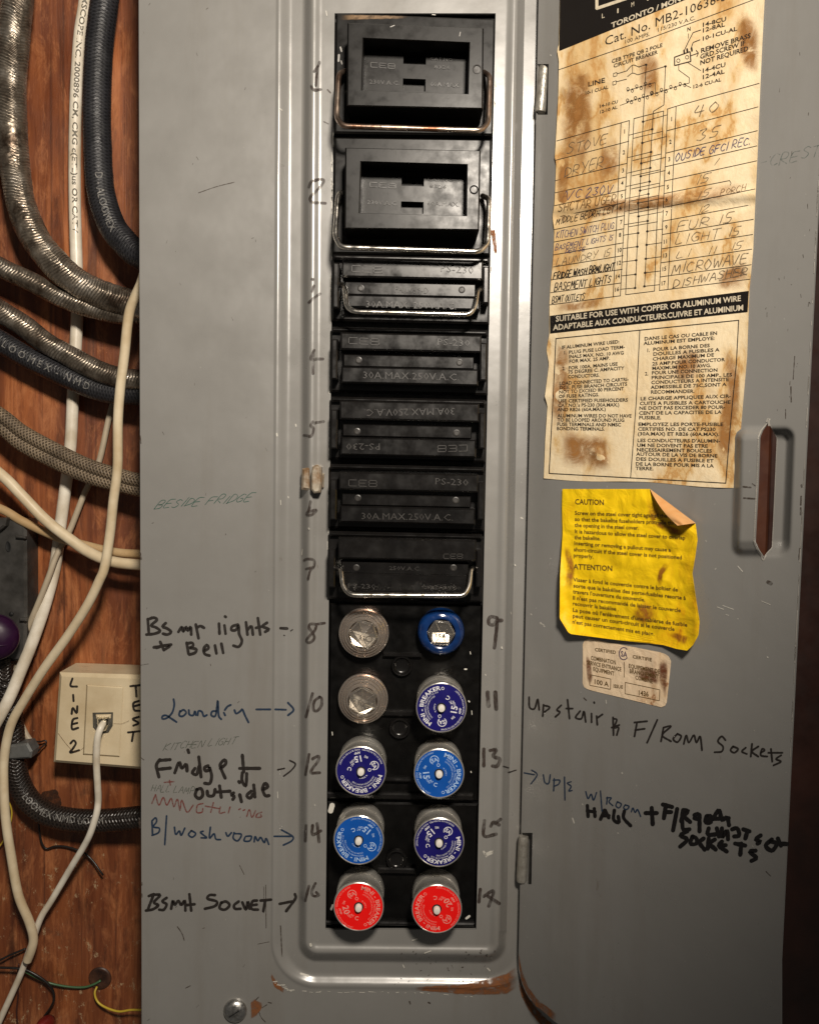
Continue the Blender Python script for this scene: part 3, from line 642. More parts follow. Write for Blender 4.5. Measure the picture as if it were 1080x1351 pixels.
note('blue marker words B/wash room with an arrow',[BLUEM],[([
 [(85,60),(88,130)],[(85,55),(105,38),(110,60),(92,88),(125,95),(120,120),(85,135)],[(165,28),(155,185)],[(208,90),(215,130),(235,110),(245,135),(265,95)],[(300,110),(285,130),(305,145),(325,125),(300,108)],
 [(365,112),(350,118),(370,135),(385,148),(355,148)],[(405,90),(400,150),(425,125),(435,155),(460,158)],[(490,120),(500,140),(520,120)],[(535,120),(530,150),(555,165),(575,130),(540,125)],[(595,145),(590,165),(620,165),(630,140),(600,140)],
 [(645,170),(650,140),(665,165),(680,145),(700,175),(710,150),(725,185)],[(755,140),(845,140)],[(795,105),(855,140),(850,165),(805,188)]],180,1070,4.154,2.4,0)])
note('black marker words Bsmt Socket with an arrow',[MARK],[([
 [(68,135),(95,125)],[(95,125),(60,215)],[(95,128),(130,130),(95,170),(120,185),(90,208),(52,215)],[(165,145),(140,165),(165,180),(150,210),(125,210)],[(190,205),(200,160),(210,185),(230,160),(245,185),(265,160),(268,215)],
 [(290,125),(300,215)],[(275,185),(318,180)],[(430,130),(400,130),(390,150),(440,165),(430,190),(375,205)],[(465,170),(455,200),(485,210),(510,185),(490,165),(465,172)],[(560,165),(535,185),(540,205),(570,205)],
 [(580,170),(600,210),(610,165),(620,205)],[(660,160),(635,165),(630,205),(665,210)],[(640,185),(660,182)],[(680,160),(738,155)],[(705,160),(695,218)],[(785,178),(850,165)],[(868,125),(870,150),(820,218)]],180,1150,4.154,3.8,0)])
mb=MB(); scrawl(mb,'BESIDE FRIDGE',(204,671),(331,661),10,0.85,S,slant=0.7); o=mb.build('handwriting',GREENM,panel); o['label']='thin green pen words Beside fridge'
def number(n,lst,x0,y0,s,wd):
    mb=MB(); strokes(mb,lst,x0,y0,s,wd*1.3,S); o=mb.build('circuit_number',MARKF,panel); o['label']='handwritten circuit number '+n
k=5.63
number('1',[[(205,120),(195,150),(165,188)],[(192,150),(178,290)],[(142,298),(165,325),(215,325)]],385,60,k,2.7)
number('2',[[(125,1050),(150,1005),(235,995),(210,1050),(140,1120),(150,1160),(250,1170)]],385,60,k,2.9)
number('3',[[(150,100),(160,102)],[(150,190),(165,150)],[(125,275),(170,235)],[(170,235),(210,210)]],385,350,k,2.7)
number('4',[[(165,630),(140,690),(165,700)],[(160,640),(158,800)],[(165,695),(230,695)]],385,350,k,3.0)
number('5',[[(155,1160),(140,1190),(160,1210),(145,1265),(90,1262)],[(165,1170),(235,1160)]],385,350,k,2.8)
number('6',[[(185,460),(170,540),(140,590),(200,590),(245,545),(170,560)]],385,600,7.5,2.8)
number('7',[[(120,1045),(150,1030),(215,1040),(220,1100),(180,1150),(160,1230)],[(140,1130),(210,1110)]],385,600,7.5,2.6)
number('8',[[(1030,92),(985,98),(955,95),(945,115),(965,145),(975,175),(950,198),(930,190),(945,165),(975,135),(985,110)]],180,800,4.154,2.8)
number('9',[[(215,130),(150,115),(120,150),(130,200),(180,205),(215,160),(270,155)],[(215,180),(205,300),(185,465)]],630,800,8.44,3.6)
number('10',[[(960,65),(945,120),(922,198)],[(1000,85),(970,110),(965,155),(985,165),(1010,135),(1012,95),(1000,85)]],190,900,4.32,3.0)
number('11',[[(110,960),(118,1110)],[(195,960),(205,1140)]],630,800,8.44,4.4)
number('12',[[(940,110),(920,225)],[(960,135),(995,120),(990,150),(960,190),(950,215),(1000,215)]],190,970,4.32,3.0)
number('13',[[(70,100),(70,220)],[(115,110),(160,105),(135,150),(185,170),(165,220),(130,220)]],625,970,5.4,3.6)
number('14',[[(930,80),(925,165)],[(965,80),(965,130),(1010,110)],[(990,70),(1000,170)]],180,1070,4.154,3.2)
number('15',[[(75,610),(72,720),(160,705)],[(120,650),(140,620),(180,640)],[(190,600),(150,630)]],625,970,5.4,3.4)
number('16',[[(945,80),(925,160)],[(980,65),(960,110),(970,135),(1000,130),(985,115)]],180,1150,4.154,2.8)
number('17',[[(45,1100),(35,1190)],[(70,1150),(140,1110),(105,1220)],[(100,1150),(180,1200)]],625,970,5.4,3.4)
mb=MB(); strokes(mb,[[(150,95),(200,80)],[(118,55),(150,65)]],640,1000,4.909,1.7,S); mb.build('handwriting',MARK,panel)['label']='short pen dash beside number 13'

# ------------------------------------------------------------------ the open door
def seam(y): return 709+(y)*(682-709)/1290.0
def dR(y): return 1092-0.0490*y
def dBot(x):
    pl=[(681,1268),(686,1292),(692,1308),(702,1324),(714,1336),(742,1356),(1040,1560)]
    for (a,b),(c,d) in zip(pl,pl[1:]):
        if x<=c: return b+(d-b)*max(0,(x-a))/(c-a)
    return 1560
def lin(pl,y):
    if y<=pl[0][1]: return pl[0][0]
    for (a,b),(c,d) in zip(pl,pl[1:]):
        if y<=d: return a+(c-a)*(y-b)/(d-b)
    return pl[-1][0]
SLc=[(1013,557.5),(1009.7,640),(1006.5,735.5)]
SLl=[(1013,557.5),(1004.5,568),(1001,577),(999,640),(995,715),(999,724),(1006.5,735.5)]
SLr=[(1013,557.5),(1019,568),(1024,578),(1020.5,660),(1017.6,722.6),(1011,729),(1006.5,735.5)]
def E(px,py):
    # finger pull: left lip pressed out, right lip pressed in, parted by the slot
    if not (955<px<1062 and 550<py<746): return 0.0
    k=(py-560)/176.0; l=968-5*k; r=1050-7*k; t=561; b=737; rad=17
    dx=max(l+rad-px,px-(r-rad)); dy=max(t+rad-py,py-(b-rad))
    d=math.hypot(max(dx,0),max(dy,0))+min(max(dx,dy),0)-rad
    hgt=sstep(-d/13.0)
    c=lin(SLc,py)
    g=1.0 if px<c else -1.0
    tip=min(1.0,max(0,(py-557)/22.0),max(0,(736-py)/22.0))
    return 5.0*hgt*g*(0.25+0.75*tip)
def DS(px,py,e=0.0): return D(px,py,E(px,py)+e)
cl=[lambda y:seam(y)+1.2]
NOT=[seam]
for i in range(1,4): cl.append(lambda y,i=i: seam(y)+1.2+15*i/3)
iN=len(cl)-1
for i in range(1,9): cl.append(lambda y,i=i: (seam(y)+16.2)*(1-i/8)+958*(i/8) if True else 0)
for i in range(1,19): cl.append(lambda y,i=i: 958*(1-i/18)+lin(SLl,y)*(i/18))
iS0=len(cl)-1
cl.append(lambda y: lin(SLr,y))
for i in range(1,19): cl.append(lambda y,i=i: lin(SLr,y)*(1-i/18)+min(1056,dR(y)-7)*(i/18))
for i in range(1,4): cl.append(lambda y,i=i: min(1056,dR(y)-7)*(1-i/3)+(dR(y)-2)*(i/3))
cl.append(lambda y:dR(y))
ry=[-160,-100,-40,0,40,80,84,151,155,200,260,320,380,440,500,540]+[550+i*2.5 for i in range(80)]+[760,800,860,920,980,1040,1095,1099,1167,1171,1210,1240,1268]
ry+= [1268+i*14 for i in range(1,22)]
mb=MB(); vs=[]; nC=len(cl)
for j,y in enumerate(ry):
    for c in cl:
        x=c(min(y,1268)); yy=y
        if y>1268: yb=dBot(x); yy=1268+(yb-1268)*(y-1268)/(ry[-1]-1268)
        x=c(yy) if y<=1268 else x-0.0208*(yy-1268)*0.0
        vs.append(DS(x,yy,0))
fs=[]
for j in range(len(ry)-1):
    for i in range(nC-1):
        y=(ry[j]+ry[j+1])/2
        if i==iS0 and 557<y<736.5: continue
        if i<iN and (82<y<153 or 1097<y<1169): continue
        a=j*nC+i; fs.append((a,a+nC,a+nC+1,a+1))
def dstrip(idx,depth):
    b=len(vs)
    for k in idx: vs.append(vs[k]-DN*(depth*.001))
    for k in range(len(idx)-1): fs.append((idx[k],b+k,b+k+1,idx[k+1]))
nR=len(ry)
dstrip([j*nC+nC-1 for j in range(nR)],1.2)
dstrip([(nR-1)*nC+i for i in range(nC)],1.2)
js=[j for j in range(nR) if 556<ry[j]<737]
dstrip([j*nC+iS0 for j in js],1.2); dstrip([j*nC+iS0+1 for j in js][::-1],1.2)
dstrip([j*nC for j in range(nR)][::-1],1.2)
mb.add(vs,fs)
door=mb.build('door',GREY,panel,smooth=True,angle=35)
mb=MB()
sl=[(lin(SLl,y)-1.0,y) for y in range(559,736,3)]; sr=[(lin(SLr,y)+0.8,y) for y in range(559,736,3)]
for pl_,wd in ((sl,1.8),(sr,0.9)):
    for a,b in zip(pl_,pl_[1:]): stroke(mb,[a,b],wd,DS,smooth=False,lift=.2,jit=.3)
stroke(mb,[(1011,556),(1013.5,552),(1014,561)],2.4,DS,lift=.25); stroke(mb,[(1003,731),(1006.5,739),(1010,733)],1.6,DS,lift=.25)
mb.build('slot_lip',simple('bare_lip',(0.42,0.40,0.36),0.4,0.2),door)
mb=MB()
for k in range(60):
    y=random.uniform(100,1000); L=random.uniform(4,26)
    stroke(mb,[(dR(y)-1.0,y),(dR(y+L)-1.0,y+L)],random.uniform(.6,1.3),DS,smooth=False,lift=.2)
mb.build('worn_edge',simple('worn_edge_paint',(0.34,0.32,0.29),0.45),door)['kind']='stuff'
# rust on the lower hinge corner of the door
mb=MB(); ragged(mb,[(683,1252),(688,1280),(697,1303),(710,1320),(735,1338)],[(683.5,1268),(687,1293),(693,1309),(705,1327),(735,1351)],D,50,0.25); mb.build('rust_patch',RUST,door)
def dnote(label,mat,jobs):
    mb=MB()
    for lst,x0,y0,s,wid in jobs: strokes(mb,lst,x0,y0,s,wid,DS)
    mb.build('handwriting',mat,door)['label']=label
dnote('black marker words Upstair & F/Room sockets',MARK,[([
 [(38,30),(40,70),(60,75),(72,38),(78,80)],[(95,60),(92,105)],[(95,62),(120,70),(100,88)],[(165,62),(148,80),(160,90),(142,108)],[(190,40),(198,115)],[(185,75),(210,75)],[(240,85),(222,110),(245,115),(255,85),(262,128)],
 [(285,95),(285,130)],[(295,50),(296,53)],[(305,105),(308,140)],[(308,112),(328,98)],[(370,110),(372,180)],[(372,115),(385,120),(375,150),(392,150),(385,180)],[(365,150),(395,140)],[(465,130),(455,185)],[(455,130),(505,125)],[(458,160),(495,155)],
 [(545,120),(505,210)],[(570,150),(560,205)],[(570,150),(600,145),(565,180),(600,205)],[(625,175),(608,195),(625,208),(640,185),(625,175)],[(650,215),(660,180),(670,210),(690,180),(700,210),(715,185),(722,240)],
 [(815,200),(800,185),(785,205),(805,225),(800,245),(772,248)],[(845,225),(835,240),(850,250),(865,235),(845,225)],[(895,230),(880,245),(900,255)],[(920,215),(915,265)],[(945,225),(920,245),(945,265)],[(955,250),(970,240),(960,235),(955,260),(980,265)],
 [(995,235),(1000,285)],[(985,250),(1040,250)],[(1035,260),(1015,275),(1035,285),(1005,300)]],685,910,3.0,2.6)])
dnote('blue marker words Up/s W/Room with an arrow',BLUEM,[([
 [(252,98),(318,110)],[(300,80),(335,110),(295,170)],[(375,110),(385,160),(410,165),(420,110)],[(445,135),(442,215)],[(440,145),(480,145),(475,170),(445,185)],[(512,125),(515,275)],[(555,155),(530,165),(555,185),(540,215),(560,212)],
 [(650,220),(665,265),(685,235),(700,275),(720,225)],[(745,215),(755,345)],[(790,255),(785,300)],[(785,260),(815,260),(800,285),(825,310)],[(855,285),(845,310),(865,325),(880,300),(855,285)],[(905,305),(895,325),(915,335),(930,315),(905,305)],[(945,350),(955,325),(970,355),(985,335),(1005,380)]],640,1000,4.909,1.9)])
dnote('thick black words Hall + F/Room lights & sockets',FATBLK,[([
 [(660,310),(665,380)],[(660,345),(710,350)],[(705,330),(710,380)],[(770,340),(745,400)],[(775,340),(800,390)],[(755,375),(800,375)],[(835,340),(830,400),(865,420),(860,380)],[(900,345),(895,390),(940,440)]],640,1000,4.909,4.6),
 ([[(340,160),(395,160)],[(370,135),(375,215)],[(440,120),(430,185)],[(425,118),(470,130)],[(435,155),(465,155)],[(495,140),(475,245)],[(525,145),(515,200)],[(525,145),(550,150),(530,175),(560,205)],[(580,170),(600,165),(605,190),(580,185)],[(605,170),(605,250)],
 [(640,175),(635,205),(660,205),(660,175),(640,175)],[(670,190),(700,145),(715,195),(740,180),(750,220)],[(640,190),(750,185)],[(520,200),(525,240),(555,240)],[(650,235),(645,265),(685,265)],[(690,235),(700,275)],[(715,235),(715,280),(740,245),(745,290)],[(765,240),(790,235),(800,270),(775,275)],[(820,240),(850,250)],[(840,250),(830,285)],[(905,270),(880,290),(905,300),(890,310)],
 [(545,250),(510,270),(545,290),(510,325)],[(570,275),(560,310),(590,310),(590,285),(570,275)],[(625,285),(605,305),(630,340)],[(650,285),(645,335)],[(680,290),(655,310),(685,340)],[(715,300),(700,320),(740,350)],[(700,320),(735,318)],[(780,310),(830,320)],[(810,310),(805,365)],[(880,345),(850,350),(885,380),(860,395)],
 [(960,290),(930,320),(960,345),(985,310),(955,300)],[(990,285),(1005,320)],[(985,310),(1035,312)]],760,1030,3.724,5.6)])
mb=MB(); scrawl(mb,'-CREST',(1001,222),(1082,204),14,1.2,DS,slant=0.3); mb.build('handwriting',TEAL,door)['label']='worn teal word rubbed almost off'
mb=MB()
for x,y,dx,dy,wd in ((713,822,.5,1,2.2),(717,826,1,.5,1.6),(820,1020,.6,.4,1.6),(755,1080,2,6,1.8),(973,747,6,7,1.2),(946,801,8,3,1.1),(953,799,14,5,.9),(957,811,4,1,.8),(1004,793,12,5,.8),(714,823,3,1.4,1.2),(700,810,1,1.2,1.2),(1015,553,-2,4,1.5),(1012,867,.5,.5,1.8),(799,924,.5,4,1.2),(768,1061,.4,1,1.2),(700,205,.5,1,1.2),(726,72,.5,1,1.4)):
    stroke(mb,[(x,y),(x+dx,y+dy)],wd,DS,lift=0.15)
for k in range(16):
    x=random.uniform(700,1040); y=random.uniform(650,1340); stroke(mb,[(x,y),(x+random.uniform(-1.5,1.5),y+random.uniform(-1,2))],random.uniform(.4,1.0),DS,lift=0.15)
for y0,y1 in ((557.5,577),):
    pass
mb.build('paint_chips',CHIP,door)['kind']='stuff'
mb=MB()
for pts,wd in ((((1057,640),(1057.3,642)),2.6),(((1056.5,655),(1056,666)),2.2),(((1056,670),(1055.8,679)),2.2),(((1055,724),(1054,738)),2.6),(((1013,768),(1017,770)),5),(((981,657),(995,658)),2.2),(((980,642),(990,643)),2),(((992,638),(996,641)),1.4),(((1043,510),(1043.5,530)),1.6),(((1036,540),(1036,552)),1),(((1048,470),(1046,500)),1.2),(((770,921),(773,924)),1.6),(((1010,1150),(1016,1156)),1)):
    stroke(mb,pts,wd,DS,lift=0.15)
for k in range(26):
    x=random.uniform(1010,1070); y=random.uniform(60,560)
    if x<dR(y)-3: stroke(mb,[(x,y),(x+random.uniform(-1,1),y+random.uniform(-6,6))],random.uniform(.3,.9),DS,lift=0.15)
mb.build('scratches',SCRATCH,door)['kind']='stuff'

# ================================================================== FUSE BLOCK IN THE OPENING
mb=MB()
prism(mb,[(opL(10)-2,10),(opR(10)+2,14),(opR(1238)+2,1240),(opL(1238)-2,1236)],-30,1.5,0.5)
blk=mb.build('fuse_block',PIT,panel)
mb=MB()
BL=lambda y:opL(y)+1.0
BR=lambda y:opR(y)-1.0
def blockslab(ya,yb,h,bev=1.0):
    mb=MB(); prism(mb,[(BL(ya),ya),(BR(ya),ya+3),(BR(yb),yb+2),(BL(yb),yb)],1.5,h,bev); return mb
blockslab(796,1056,4.0).build('plug_base',BLK,blk)
blockslab(1058,1222,4.0).build('plug_base',BLK,blk)
# raised bakelite ribs between the plug positions, and the fixing holes
for (x0,y0,x1,y1,h) in ((505,862,556,868,7),(503,938,553,946,7),(502,1028,552,1033,7),(498,1146,548,1154,7.5)):
    mb=MB(); prism(mb,rect(x0,y0,x1,y1),4,h,0.8); mb.build('rib',BAKE,blk)
for (xa,ya,xb,yb) in ((431,1046,624,1054),(429,1216,626,1221)):
    mb=MB(); prism(mb,[(xa,ya),(xb,ya+3),(xb,yb+3),(xa,yb)],4,6.5,0.8); mb.build('ledge',BAKE,blk)
for (x,y) in ((530,878),(527,960),(523,1133)):
    mb=MB(); M=Matrix.Translation(P(x,y,4.0))@Matrix.Rotation(R(90),4,'X'); pr=MM(14,4)
    lathe(mb,[(pr,0),(pr,2.2),(pr*.92,2.7),(pr*.82,2.6),(pr*.7,1.2),(pr*.5,0.8)],36,M); s_=mb.build('fixing_boss',BAKE,blk,smooth=True,angle=45)
# little chipped spots and grease on the block
mb=MB()
PB=lambda x,y,e=0: P(x,y,4.0+e)
for x,y,dx,dy,wd in ((436,1070,2,-7,7),(556,790,12,-3,2.5),(613,883,2,0,2),(618,925,1,1,1.8),(620,860,.5,3,1),(437,1200,2,-5,3),(615,1212,4,-3,3),(438,966,.5,4,1.2),(621,1018,.4,1.5,1.2),(622,938,.4,5,1)):
    stroke(mb,[(x,y),(x+dx,y+dy)],wd,PB,lift=0.2)
mb.build('paint_splash',simple('white_paint_splash',(0.62,0.60,0.54),0.5),blk)['kind']='stuff'

# ================================================================== PULL-OUT FUSE HOLDERS
GRP='pull-out fuse holders in the panel'
def wirepath(lst): return catmull([P(x,y,h) for x,y,h in lst],6)
def roundcorners(pts,r=2.6,n=5):
    """polyline in 3d with rounded corners, r in mm"""
    out=[pts[0]]
    for i in range(1,len(pts)-1):
        p=pts[i]; a=(pts[i-1]-p); b=(pts[i+1]-p); ra=min(r*.001,a.length*.48,b.length*.48)
        p0=p+a.normalized()*ra; p1=p+b.normalized()*ra
        for k in range(n+1):
            t=k/n; out.append(p0*(1-t)**2+p*2*t*(1-t)+p1*t*t)
    out.append(pts[-1]); return resample(out,0.0012)
def bail(name,lst,r,mat,par,rc=2.6):
    mb=MB(); pts=roundcorners([P(x,y,h) for x,y,h in lst],rc)
    tube(mb,pts,[r*.001*(1+.04*noise.noise((i*.3,r,0))) for i in range(len(pts))],12); return mb.build(name,mat,par,smooth=True)
def main_pullout(label,base,body,rec,floor,holes,handle,hmat,txt,screw):
    t=thing('main_pullout',label,'fuse holder',P(*base[3],10),GRP)
    mb=MB(); prism(mb,base,1.5,10,1.0); mb.build('base_plate',BAKE2,t)
    HB_,HF,HFL=10,28.7,15.2
    # body: frame with a sunk centre
    mb=MB(); fo=[P(x,y,HF) for x,y in body]; fi=[P(x,y,HF) for x,y in rec]; n=Vector((0,-1,0)); k=4; b=.0007
    c=sum(fo,Vector())/4
    def towards(v,w,d): return v+(w-v).normalized()*d
    fo_in=[towards(v,c,b*1.4) for v in fo]; fo_b=[v-n*b for v in fo]; fo_0=[v-n*(HF-HB_)*.001 for v in fo]
    ci=sum(fi,Vector())/4
    fi_b=[towards(v,ci,b*.8)-n*b*.6 for v in fi]; fi_0=[v-n*(HF-HFL)*.001 for v in fi_b]
    # one step down from the outer border to the inner border of the frame
    mid=[fo_in[i].lerp(fi[i],0.12) for i in range(4)]
    rings=[fo_0,fo_b,fo_in,fi,fi_b,fi_0]; vs=[v for r_ in rings for v in r_]; fs=[]
    for q in range(len(rings)-1):
        for i in range(4): j=(i+1)%4; fs.append((q*4+i,q*4+j,q*4+4+j,q*4+4+i))
    mb.add(vs,fs); mb.build('body',BAKE2,t)
    # sunk face with two square openings
    mb=MB(); A,B,C_,D_=[P(x,y,HFL) for x,y in floor]
    def uv(u,v): return (A*(1-u)+B*u)*(1-v)+(D_*(1-u)+C_*u)*v
    us=[-.05,holes[0],holes[1],1.08]; vsn=[-.14,0,holes[2],holes[3],1,1.14] if False else [-.14,0.03,holes[2],holes[3],0.97,1.10]
    V=[uv(u,v) for v in vsn for u in us]; F=[]
    for j in range(5):
        for i in range(3):
            if i==1 and j in (1,3): continue
            a=j*4+i; F.append((a,a+4,a+5,a+1))
    def hole(i0,i1,j0,j1):
        q=[j0*4+i0,j0*4+i1,j1*4+i1,j1*4+i0]; b0=len(V)
        for z in q: V.append(V[z]+Vector((0,.008,0)))
        for z in range(4): F.append((q[z],q[(z+1)%4],b0+(z+1)%4,b0+z))
    hole(1,2,1,2); hole(1,2,3,4); mb.add(V,F); fl=mb.build('sunk_face',BAKE2,t)
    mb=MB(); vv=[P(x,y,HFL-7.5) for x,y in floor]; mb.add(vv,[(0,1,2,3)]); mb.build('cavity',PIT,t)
    mb=MB(); mpf=lambda x,y,e=0: P(x,y,HFL+e)
    for s_,p0,p1,cap in txt:
        if s_=='CEB': ceb(mb,p0,p1,cap,mpf)
        else: text(mb,s_,p0,p1,cap,mpf,style='e',ez=0.35)
    mb.build('raised_lettering',WORN,t)
    mb=MB(); M=Matrix.Translation(P(screw[0],screw[1],HF))@Matrix.Rotation(R(90),4,'X'); pr=MM(5,HF)
    lathe(mb,[(pr*1.15,-.2),(pr*1.15,.35),(pr*.85,.5),(pr*.8,.1),(pr*.3,.1)],24,M); mb.build('rivet',BAKE2 if screw[2] else WORN,t,smooth=True,angle=40)
    bail('bail_handle',handle,1.42,hmat,t,3.2)
    return t
def ceb(mb,p0,p1,cap,mp,flip=1):
    """the maker's block monogram: squared C, E, B in open strokes"""
    ux,uy=(p1[0]-p0[0]),(p1[1]-p0[1])
    def q(u,v): return (p0[0]+ux*u, p0[1]+uy*u-flip*cap*v)
    for o_,segs in ((0.0,(((1,1),(0,1),(0,0),(1,0)),)),(.36,(((1,1),(0,1),(0,0),(1,0)),((0,.5),(.8,.5)))),(.72,(((0,0),(0,1),(1,1),(1,0),(0,0)),((0,.5),(1,.5))))):
        for sg in segs:
            for a,b in zip(sg,sg[1:]): stroke(mb,[q(o_+a[0]*.27,a[1]),q(o_+b[0]*.27,b[1])],1.0,mp,lift=0.3,smooth=False,jit=.05)
main_pullout('topmost pull-out fuse holder, black, with a coppery rusted wire handle',
 [(443,16),(653,24),(650,178),(441,175)],[(458,29),(638,36),(637,143),(457,139)],[(478,49),(620,55),(618,124),(476,119)],[(482,66),(612,71),(611,124),(481,119)],(.385,.615,.30,.66),
 [(457,93,13),(447,97,22),(444,155,27),(452,166,31),(634,172,31),(644,162,27),(646,100,22),(638,95,13)],RUSTY,
 [('CEB',(489,88),(521,90),6),('CAT.NO.',(567,79),(599,81),4.5),('8326',(572,90),(594,91),4.5),('230V.A.C.',(487,110),(527,112),5.5),('60A.MAX.',(567,113),(607,115),5.5)],(629,91,0))
mb=MB(); BP=lambda x,y,e=0: P(x,y,10+e)
ragged(mb,[(447,18.5),(480,18.8),(540,20.5)],[(447,27),(480,25.5),(540,24)],BP,40,.1)
tp=bpy.data.objects['main_pullout']; mb.build('grease_stain',patch('brown_grease',(0.16,0.085,0.025),0.2,1.1,rough=.4,scale=200,edge=.25),tp)
mb=MB()
for x,y,dx,dy,wd in ((449,62,1.5,5,2.2),(447,72,-.5,8,2.4),(450,80,1,4,1.6),(606,47,1,-5,1.1),(515,35,5,-2,1.2)): stroke(mb,[(x,y),(x+dx,y+dy)],wd,BP if x<500 else (lambda a,b,e=0: P(a,b,28.7+e)),lift=.15)
mb.build('paint_scuffs',simple('grey_scuff',(0.30,0.29,0.27),.5),tp)['kind']='stuff'
main_pullout('second pull-out fuse holder from the top, black, with a bright steel wire handle',
 [(441,180),(648,183),(646,336),(438,334)],[(455,194),(634,198),(632,303),(454,301)],[(475,212),(617,216),(616,285),(473,281)],[(480,227),(609,231),(608,285),(479,281)],(.385,.615,.30,.68),
 [(456,252,13),(446,256,22),(442,312,27),(450,326,31),(632,332,31),(643,322,27),(645,262,22),(636,258,13)],STEEL,
 [('CEB',(488,246),(522,248),6),('CAT.NO.',(563,238),(600,240),4.5),('8326',(566,247),(589,248),4.5),('230V.A.C.',(484,269),(525,271),5.5),('60A.MAX.',(563,270),(606,272),5.5)],(625,250,1))

def small_pullout(label,y0,y1,xl,xr,s1,mid,low,tabs,txt,handle=None,hmat=STEEL,flip=False,rivets=(),dust=False):
    mt=BAKE2 if dust else BAKE
    t=thing('fuse_pullout',label,'fuse holder',P(xl,y1,8),GRP)
    sl=0.022
    def q(x0,ya,x1,yb): return rect(x0,ya,x1,yb,0.022,0.012)
    mb=MB(); prism(mb,q(xl,y0+5,xr,y1),1.5,8.5,1.2); mb.build('base_plate',mt,t)
    mb=MB(); prism(mb,q(xl+2,y0,xr-1,y0+7),1.5,12.5,2.0); mb.build('top_ridge',mt,t)
    mb=MB(); prism(mb,q(xl+14,s1[0],xr-9,s1[1]),8,20,0.9); mb.build('upper_bar',mt,t)
    mb=MB(); prism(mb,q(xl+18,mid[0],xr-19,mid[1]+1),8,16.0,0.5); mb.build('middle_bar',mt,t)
    mb=MB(); prism(mb,q(xl+15,low[0],xr-13,low[1]),8,18.6,0.9); mb.build('lower_bar',mt,t)
    for (xa,ya,xb,yb,h) in tabs:
        mb=MB(); prism(mb,q(xa,ya,xb,yb),8,h,0.8); tb=mb.build('side_tab',mt,t)
    mb=MB()
    for s_,p0,p1,cap,hh in txt:
        mp=lambda x,y,e=0,hh=hh: P(x,y,hh+e)
        if s_=='CEB': ceb(mb,p0,p1,cap,mp,-1 if flip else 1)
        else: text(mb,s_,p0,p1,cap,mp,style='e',up=(0,1) if flip else (0,-1),ez=0.35)
    mb.build('raised_lettering',WORN,t)
    for (x,y) in rivets:
        mb=MB(); M=Matrix.Translation(P(x,y,16))@Matrix.Rotation(R(90),4,'X'); pr=MM(4,16)
        lathe(mb,[(pr*1.1,-.1),(pr*1.1,.3),(pr*.75,.45),(pr*.7,.05),(pr*.3,.05)],20,M); mb.build('rivet',WORN,t,smooth=True,angle=40)
    if handle: bail('bail_handle',handle,1.32,hmat,t,3.0)
    return t
small_pullout('black pull-out fuse holder with a steel wire handle, third from the top',337,425,437,646,(342,367),(373,389),(390,407),
 [(439,346,447,406,19.5),(637,351,645,400,19.5)],[('CEB',(464,358),(504,360),8,20),('PS-230',(580,358),(625,361),9.5,20),('FA 1059-D',(520,385),(566,387),8,16),('30A.MAX. 250V.A.C.',(482,405),(602,408),8.5,18.6)],
 [(449,375,14),(455,379,22),(457,404,27),(466,411,29),(620,415,29),(627,403,27),(630,384,22),(637,379,14)],rivets=((476,380),(609,382)))
small_pullout('black pull-out fuse holder without a handle, fourth from the top',433,519,435,644,(440,463),(469,484),(485,507),
 [(437,447,445,500,19),(633,452,642,502,19.5)],[('CEB',(460,453),(500,455),8,20),('PS-230',(576,455),(620,457),8.5,20),('30A.MAX.250V.A.C.',(478,499),(606,502),9,18.6)],rivets=((473,475),(606,478)))
small_pullout('black pull-out fuse holder set upside down, fifth from the top',525,608,434,641,(530,555),(561,576),(578,602),
 [(436,540,445,592,19),(632,544,640,592,19.5)],[('30A.MAX.250V.A.C.',(600,538),(480,540),9,20),('PS-230',(502,585),(456,585),8.5,18.6),('CEB',(616,587),(577,588),8,18.6)],flip=True,rivets=((471,569),(602,571)))
small_pullout('black pull-out fuse holder without a handle, sixth from the top, beside the door catch',614,699,433,640,(624,648),(653,667),(669,691),
 [(435,632,444,686,19),(630,636,639,686,19.5)],[('CEB',(460,641),(497,642),8,20),('PS-230',(573,639),(618,641),8.5,20),('30A.MAX.250V.A.C.',(476,685),(598,687),8.5,18.6)],rivets=((472,657),(601,660)))
small_pullout('black pull-out fuse holder with a steel wire handle just above the round plug fuses',703,793,432,637,(711,739),(742,757),(758,783),
 [(433,724,442,775,19),(628,726,636,775,19.5)],[('CEB',(585,731),(610,731),-6,20),('250V.A.C.',(513,752),(555,753),5,16),('PS-230',(458,776),(496,777),6,18.6),('CATALOGUE NO.',(557,777),(609,778),4,18.6)],
 [(440,749,13),(450,751,21),(452,773,27),(461,785,30),(612,786,30),(619,774,27),(621,751,21),(628,748,13)],rivets=((470,749),(598,749)))

